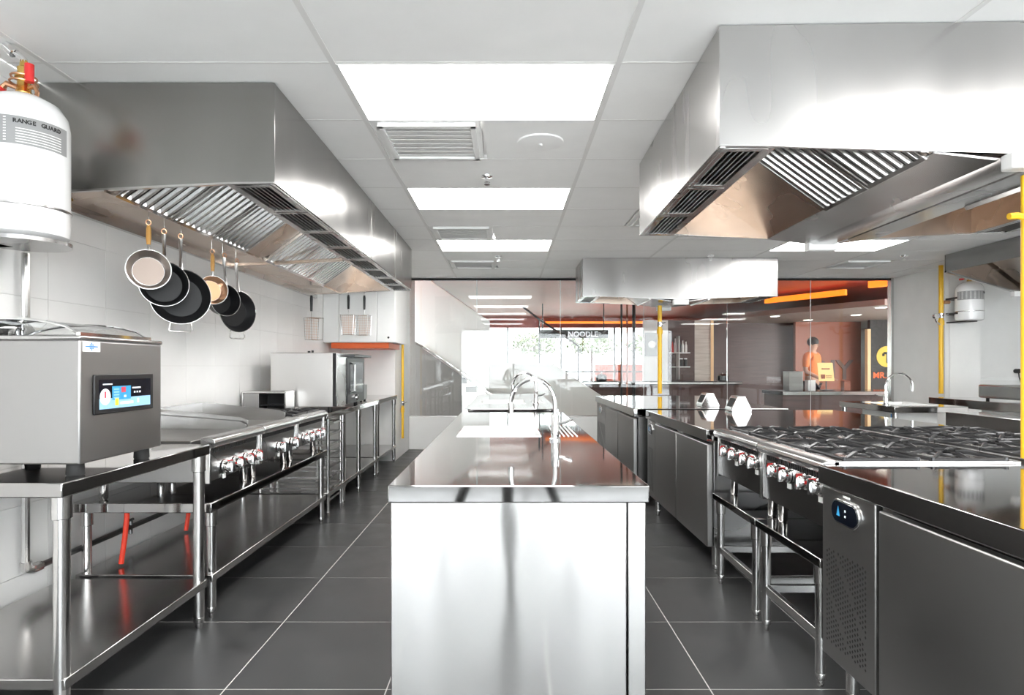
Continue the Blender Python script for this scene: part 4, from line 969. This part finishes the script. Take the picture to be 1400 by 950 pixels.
# orange light coves
tag(build('cove_light', MB().box(.9, 3.3, 14.6, 14.7, 2.21, 2.255), 'cove'), 'long orange cove light above the NOODLE sign', 'light', 'orange cove lights in the hall')
tag(build('cove_light', MB().prism([(5.10, 12.2), (5.9, 10.75), (5.96, 10.79), (5.16, 12.24)], 'z', 2.44, 2.54), 'cove'), 'slanting orange cove light on the hall ceiling', 'light', 'orange cove lights in the hall')
tag(build('cove_light', MB().prism([(5.72, 9.75), (6.2, 9.2), (6.26, 9.25), (5.78, 9.8)], 'z', 2.44, 2.54), 'cove'), 'short orange cove light at the right end of the glass', 'light', 'orange cove lights in the hall')
struct('ceiling_soffit', MB().prism([(4.9, 12.6), (6.2, 10.1), (9.6, 10.1), (9.6, 18.3), (4.9, 18.3)], 'z', 2.20, 2.30), 'soffit')
for i, (x, y, lab) in enumerate(((6.35, 10.45, 'top'), (5.35, 12.3, 'left'), (6.8, 12.0, 'right'), (6.5, 13.3, 'bottom'), (5.2, 14.6, 'far left'))):
    t = thing('downlight', 'round recessed downlight in the hall soffit, %s of the five' % lab, 'light', (x, y, 2.19), 'downlights in the hall')
    build('lens', MB().cyl((x, y, 2.192), (x, y, 2.199), .085, n=20), 'down', t); build('trim_ring', MB().lathe([(.085, 2.199), (.085, 2.186), (.105, 2.19), (.105, 2.199)], (x, y, 0), 24), 'paper', t)
# walls of the shop on the right
struct('wall_shop_brown', MB().box(4.4, 7.3, 14.5, 14.6, 0, 2.2), 'brown')
struct('wall_shop_rust', MB().box(6.56, 8.05, 14.0, 14.1, 0, 2.2), 'rust')
ltr = thing('wall_lettering', 'large dull brown letters on the rust-coloured shop wall', 'sign', (7.2, 13.99, .9))
text('lettering', 'DIY', .62, 'rust_letter', ltr, (6.86, 13.985, .90), (PI/2, 0, 0), .01, 'LEFT', .01)
struct('wall_shop_sign', MB().box(7.91, 9.6, 13.4, 13.5, 0, 2.2), 'mosaic')
tag(build('lit_post', MB().box(7.82, 7.895, 13.35, 13.45, 0, 2.0), 'warm_lamp', bev=.005), 'glowing vertical light strip beside the round gold badge', 'light')
bd = thing('shop_badge', 'round gold badge above red letters on black mosaic wall', 'sign', (8.27, 13.39, 1.0))
mb = MB(); mb.M = Matrix.Translation((8.27, 13.395, 1.40)) @ Matrix.Rotation(PI/2, 4, 'X')
build('disc', mb.lathe([(.23, 0), (.23, .012), (.19, .014), (.19, .006), (1e-5, .006)], n=36), 'gold', bd)
build('emblem', MB().box(8.25, 8.29, 13.376, 13.388, 1.26, 1.45).box(8.19, 8.35, 13.376, 13.388, 1.45, 1.50).box(8.16, 8.21, 13.376, 13.388, 1.41, 1.47), 'black', bd, .004)
text('lettering', 'MR.D', .19, 'sign_red', bd, (7.96, 13.39, .93), (PI/2, 0, 0), .006, 'LEFT', .001)
# counter in the hall with goods
hc = thing('hall_counter', 'black counter outside the glass on the right', 'counter', (5.3, 10.2, 0))
build('worktop', MB().box(4.3, 6.6, 9.6, 10.4, .74, .80), 'screen', hc, .005); build('front', MB().box(4.32, 6.58, 9.65, 10.35, 0, .74), 'brown', hc, .004)
build('edge_strip', MB().box(4.3, 6.6, 9.585, 9.6, .745, .795), 'steel', hc)
nt = thing('menu_stand', 'yellow notice sheet on a stand on the hall counter', 'sign', (5.2, 10.0, .8))
build('sheet', MB().prism([(9.98, .95), (9.99, .95), (10.05, 1.25), (10.04, 1.25)], 'x', 5.06, 5.31), 'notice', nt)
build('print', MB().box(5.10, 5.16, 9.985, 9.998, .99, 1.06).box(5.18, 5.27, 9.985, 9.997, 1.0, 1.01).box(5.18, 5.27, 9.985, 9.998, 1.03, 1.04).box(5.12, 5.25, 10.01, 10.022, 1.14, 1.16), 'rust', nt)
build('post', MB().cyl((5.185, 10.0, .81), (5.185, 10.0, .96), .01, n=8).box(5.1, 5.27, 9.95, 10.05, .80, .812), 'black', nt)
bxs = ((4.55, 9.8, .22, .30, 'panel', 'steel box on the hall counter, left of the paper stacks'), (4.85, 9.85, .12, .16, 'paper', 'white paper stack on the hall counter'), (5.5, 10.0, .1, .14, 'rust', 'small reddish box on the hall counter'))
for (x, y, w, h, m, lab) in bxs:
    t = thing('counter_box', lab, 'box', (x, y, .8)); build('body', MB().box(x-w/2, x+w/2, y-w/2, y+w/2, .80, .80+h), m, t, .006); build('lid', MB().box(x-w/2-.004, x+w/2+.004, y-w/2-.004, y+w/2+.004, .80+h, .812+h), m, t, .003)
# wall with shelves, poster, stone strip
struct('wall_hall_white', MB().box(2.55, 3.0, 11.5, 11.6, 0, 2.05), 'pale')
struct('wall_hall_boards', MB().box(3.0, 3.5, 11.5, 11.6, 0, 2.05), 'brown')
struct('wall_hall_stone', MB().box(3.5, 3.80, 11.5, 11.6, 0, 2.05), 'stone')
struct('trim_2', MB().box(3.80, 3.85, 11.48, 11.6, 0, 2.05), 'warm_lamp')
pst = thing('poster', 'grey poster with round motif on the white hall wall', 'poster', (2.68, 11.49, 1.35))
build('sheet', MB().box(2.57, 2.80, 11.49, 11.498, 1.38, 1.82), 'grey', pst)
mb = MB(); mb.M = Matrix.Translation((2.70, 11.489, 1.60)) @ Matrix.Rotation(PI/2, 4, 'X'); build('motif', mb.lathe([(.07, 0), (.07, .002), (.045, .002), (.045, .001), (1e-5, .001)], n=20), 'paper', pst)
sh = thing('wall_shelf', 'white two-level shelf with bottles on the brown hall wall', 'shelf', (3.2, 11.4, 1.1))
for z in (1.17, 1.43): build('shelf_board', MB().box(3.03, 3.36, 11.30, 11.498, z, z+.018), 'paper', sh)
build('upright', MB().box(3.15, 3.165, 11.3, 11.49, .95, 1.75), 'paper', sh)
BL = ('leftmost dark red', 'second pale', 'third tall dark', 'fourth pale', 'rightmost pale')
for i, x in enumerate((3.06, 3.11, 3.2, 3.25, 3.31)):
    h = (.20, .26, .28, .22, .2)[i]
    t = thing('bottle', 'bottle on the upper hall shelf, %s one' % BL[i], 'bottle', (x, 11.4, 1.448), 'bottles on the hall shelf')
    build('glass_body', MB().lathe([(.02, 1.448), (.022, 1.455), (.022, 1.448+h*.62), (.009, 1.448+h*.78), (.009, 1.448+h)], (x, 11.4, 0), 12), ('red', 'paper', 'black', 'paper', 'paper')[i], t)
    build('cap', MB().cyl((x, 11.4, 1.448+h), (x, 11.4, 1.462+h), .011, n=10), 'black', t)
for i, x in enumerate((3.22, 3.3)):
    t = thing('jar', 'dark jar on the lower hall shelf, %s one' % ('left', 'right')[i], 'jar', (x, 11.4, 1.188), 'jars on the hall shelf')
    build('glass_body', MB().lathe([(.03, 1.188), (.034, 1.2), (.034, 1.30), (.026, 1.32)], (x, 11.4, 0), 14), 'black', t); build('lid', MB().cyl((x, 11.4, 1.32), (x, 11.4, 1.34), .03, n=14), 'paper', t)
# posts and dining counter
for i, (x, m) in enumerate(((2.02, 'black'), (2.12, 'rust'), (2.24, 'black'))):
    t = thing('hall_post', ('thin black post in the hall, left of the three', 'thin rust-red post in the hall, middle of three', 'thicker black post in the hall, right of three')[i], 'post', (x, 10.9, 0))
    r = (.018, .016, .03)[i]; build('shaft', MB().cyl((x, 10.9, 0), (x, 10.9, 2.619), r, n=12), m, t); build('base_plate', MB().cyl((x, 10.9, 0), (x, 10.9, .02), r*2.5, n=14), 'black', t)
dc = thing('bar_counter', 'long dark bar counter in the hall behind the far fridge', 'counter', (2.5, 12.0, 0))
build('worktop', MB().box(1.35, 4.2, 11.0, 11.28, .86, .92), 'black', dc, .005); build('front', MB().box(1.4, 4.15, 11.04, 11.24, 0, .86), 'brown', dc)
build('edge_strip', MB().box(1.35, 4.2, 10.985, 11.0, .875, .905), 'steel', dc)
for i, x in enumerate((1.7, 3.9)):
    t = thing('bar_pot', ('dark round pot on the hall bar counter, left one', 'dark round pot on the hall bar counter, right one')[i], 'pot', (x, 11.13, .92), 'pots on the hall bar')
    build('body', MB().lathe([(.08, .92), (.10, .94), (.10, 1.02), (.06, 1.05), (1e-5, 1.055)], (x, 11.13, 0), 20), 'screen', t); build('lid_knob', MB().cyl((x, 11.13, 1.05), (x, 11.13, 1.075), .015, n=10), 'chrome', t)
# stair with solid parapet
sr = thing('staircase', 'stair beyond the glass with pale sloping parapet and handrail', 'stairs', (-.5, 10.5, 0))
build('upper_parapet', MB().prism([(-1.45, 2.60), (-1.30, 2.60), (-.28, 1.90), (-.28, .80), (-1.30, 1.50), (-1.45, 1.58)], 'y', 9.60, 9.66), 'pale', sr, .01)
build('handrail', MB().tube([(-1.32, 9.57, 1.49), (-.28, 9.57, .76), (-.10, 9.57, .72)], .02, 8), 'chrome', sr)
build('lower_parapet', MB().prism([(-.35, .3), (-.35, 1.24), (.74, 1.24), (1.55, .70), (1.7, .3)], 'y', 10.0, 10.08), 'pale', sr, .01)
build('string_wall', MB().prism([(-1.45, 0), (-1.45, 1.55), (-1.30, 1.47), (-.72, 1.08), (-.72, 0)], 'y', 9.70, 9.76), 'grey', sr, .006)
for k in range(10):
    x = -1.35+.17*k; z = 1.45-.145*k
    build('step', MB().box(x, x+.19, 9.78, 9.98, z-.1, z), 'grey', sr)
build('handrail', MB().tube([(.30, 12.0, 2.35), (.60, 12.0, 2.12), (1.4, 12.0, 1.58)], .02, 8).cyl((.62, 12.0, 0), (.62, 12.0, 2.1), .015, n=8).cyl((1.38, 12.0, 0), (1.38, 12.0, 1.58), .015, n=8), 'pipe', sr)
# outdoors
tag(build('salmon_parapet', MB().box(3.0, 8.0, 21.0, 21.3, .6, 1.25).box(3.0, 8.0, 21.05, 21.25, 0, .6), 'salmon'), 'salmon-pink low wall outdoors beyond the hall windows', 'wall')
for i, (x, y, w) in enumerate(((1.0, 23.0, 1.0), (3.2, 23.4, 1.0), (5.4, 23.2, 1.0), (7.6, 23.5, 1.0))):
    mb = MB()
    rr = random.Random(i)
    for k in range(420):
        a, b_, q = rr.uniform(0, 2*PI), math.acos(rr.uniform(-1, 1)), rr.uniform(.55, 1)
        c = Vector((x+w*q*math.sin(b_)*math.cos(a), y+w*.6*q*math.sin(b_)*math.sin(a), 2.0+.45*q*math.cos(b_)))
        u = Vector((rr.uniform(-1, 1), rr.uniform(-1, 1), rr.uniform(-1, 1))).normalized()*.10; v = u.orthogonal().normalized()*.05
        mb.add([c-u, c+v, c+u, c-v], [(0, 1, 2, 3)])
    t = thing('shrub', 'yellow-green shrub outdoors under the NOODLE sign, %s' % ('leftmost', 'second', 'third', 'rightmost')[i], 'shrub', (x, y, 0))
    build('foliage', mb, 'leaf', t, kind='stuff', weld=False); build('trunk', MB().cyl((x, y, 0), (x, y, 1.9), .06, .04, n=8), 'brown', t)

# ------------------------------------------------------------------ person in the shop
def skin(name, verts, edges, radii, m, parent, sub=2, root=0):
    me = bpy.data.meshes.new(name); me.from_pydata(verts, edges, []); me.materials.append(M[m])
    o = link(name, me, parent)
    sk = o.modifiers.new('skin', 'SKIN'); sk.use_smooth_shade = True
    ss = o.modifiers.new('sub', 'SUBSURF'); ss.levels = sub; ss.render_levels = sub
    for i, r in enumerate(radii):
        o.data.skin_vertices[0].data[i].radius = r if isinstance(r, tuple) else (r, r)
    o.data.skin_vertices[0].data[root].use_root = True
    return o
pr = thing('person', 'person in an orange shirt standing behind the hall counter', 'person', (5.55, 11.2, 0), None, .6)
V = [(0,0,.93), (0,0,1.10), (0,-.01,1.28), (0,0,1.40), (0,-.01,1.47), (0,-.03,1.55), (0,-.035,1.62), (0,-.02,1.67)]
E = [(i, i+1) for i in range(7)]; R = [(.15,.11), (.13,.095), (.16,.11), (.10,.08), .05, (.065,.08), (.075,.09), (.05,.06)]
for s in (-1, 1):
    k = len(V); V += [(s*.18,0,1.37), (s*.22,.0,1.10), (s*.15,-.22,.98), (s*.12,-.29,.97)]; E += [(3, k), (k, k+1), (k+1, k+2), (k+2, k+3)]; R += [.055, .042, .03, (.035,.02)]
    h = k+3
    for f in range(5):
        a = (f-2)*.02; n0 = len(V); L = (.05, .07, .075, .07, .055)[f]
        V += [(s*.12+a, -.32, .97), (s*.12+a*1.2, -.32-L*.6, .96), (s*.12+a*1.2, -.32-L, .94)]; E += [(h, n0), (n0, n0+1), (n0+1, n0+2)]; R += [.009, .008, .007]
    k = len(V); V += [(s*.09,0,.86), (s*.10,-.01,.48), (s*.10,.02,.09), (s*.10,-.06,.04), (s*.105,-.15,.03)]; E += [(0, k), (k, k+1), (k+1, k+2), (k+2, k+3), (k+3, k+4)]; R += [.085, .058, .042, .04, .035]
skin('body', V, E, R, 'skin', pr)
V2 = [(0,0,.92), (0,0,1.10), (0,-.01,1.28), (0,0,1.40)]; E2 = [(0, 1), (1, 2), (2, 3)]; R2 = [(.17,.13), (.15,.115), (.18,.13), (.11,.09)]
for s in (-1, 1):
    k = len(V2); V2 += [(s*.18,0,1.37), (s*.215,0,1.15)]; E2 += [(3, k), (k, k+1)]; R2 += [.07, .06]
skin('shirt', V2, E2, R2, 'shirt', pr)
V3 = [(0,0,.95)]; E3 = []; R3 = [(.16,.12)]
for s in (-1, 1):
    k = len(V3); V3 += [(s*.09,0,.85), (s*.10,-.01,.48), (s*.10,.02,.10)]; E3 += [(0, k), (k, k+1), (k+1, k+2)]; R3 += [.10, .075, .06]
skin('trousers', V3, E3, R3, 'trousers', pr)
build('ear', MB().ball((-.078, -.02, 1.575), .02, (.5, .8, 1.3), 10).ball((.078, -.02, 1.575), .02, (.5, .8, 1.3), 10), 'skin', pr, local=True)
build('nose', MB().ball((0, -.115, 1.57), .016, (.8, 1, 1.3), 10), 'skin', pr, local=True)
build('eye', MB().ball((-.028, -.105, 1.595), .008, (1.3, .7, .8), 8).ball((.028, -.105, 1.595), .008, (1.3, .7, .8), 8), 'hair', pr, local=True)
build('mouth', MB().box(-.02, .02, -.108, -.10, 1.528, 1.534), 'rust', pr, local=True)
build('hair', MB().ball((0, -.015, 1.635), .098, (.88, 1.05, .95), 18), 'hair', pr, local=True)
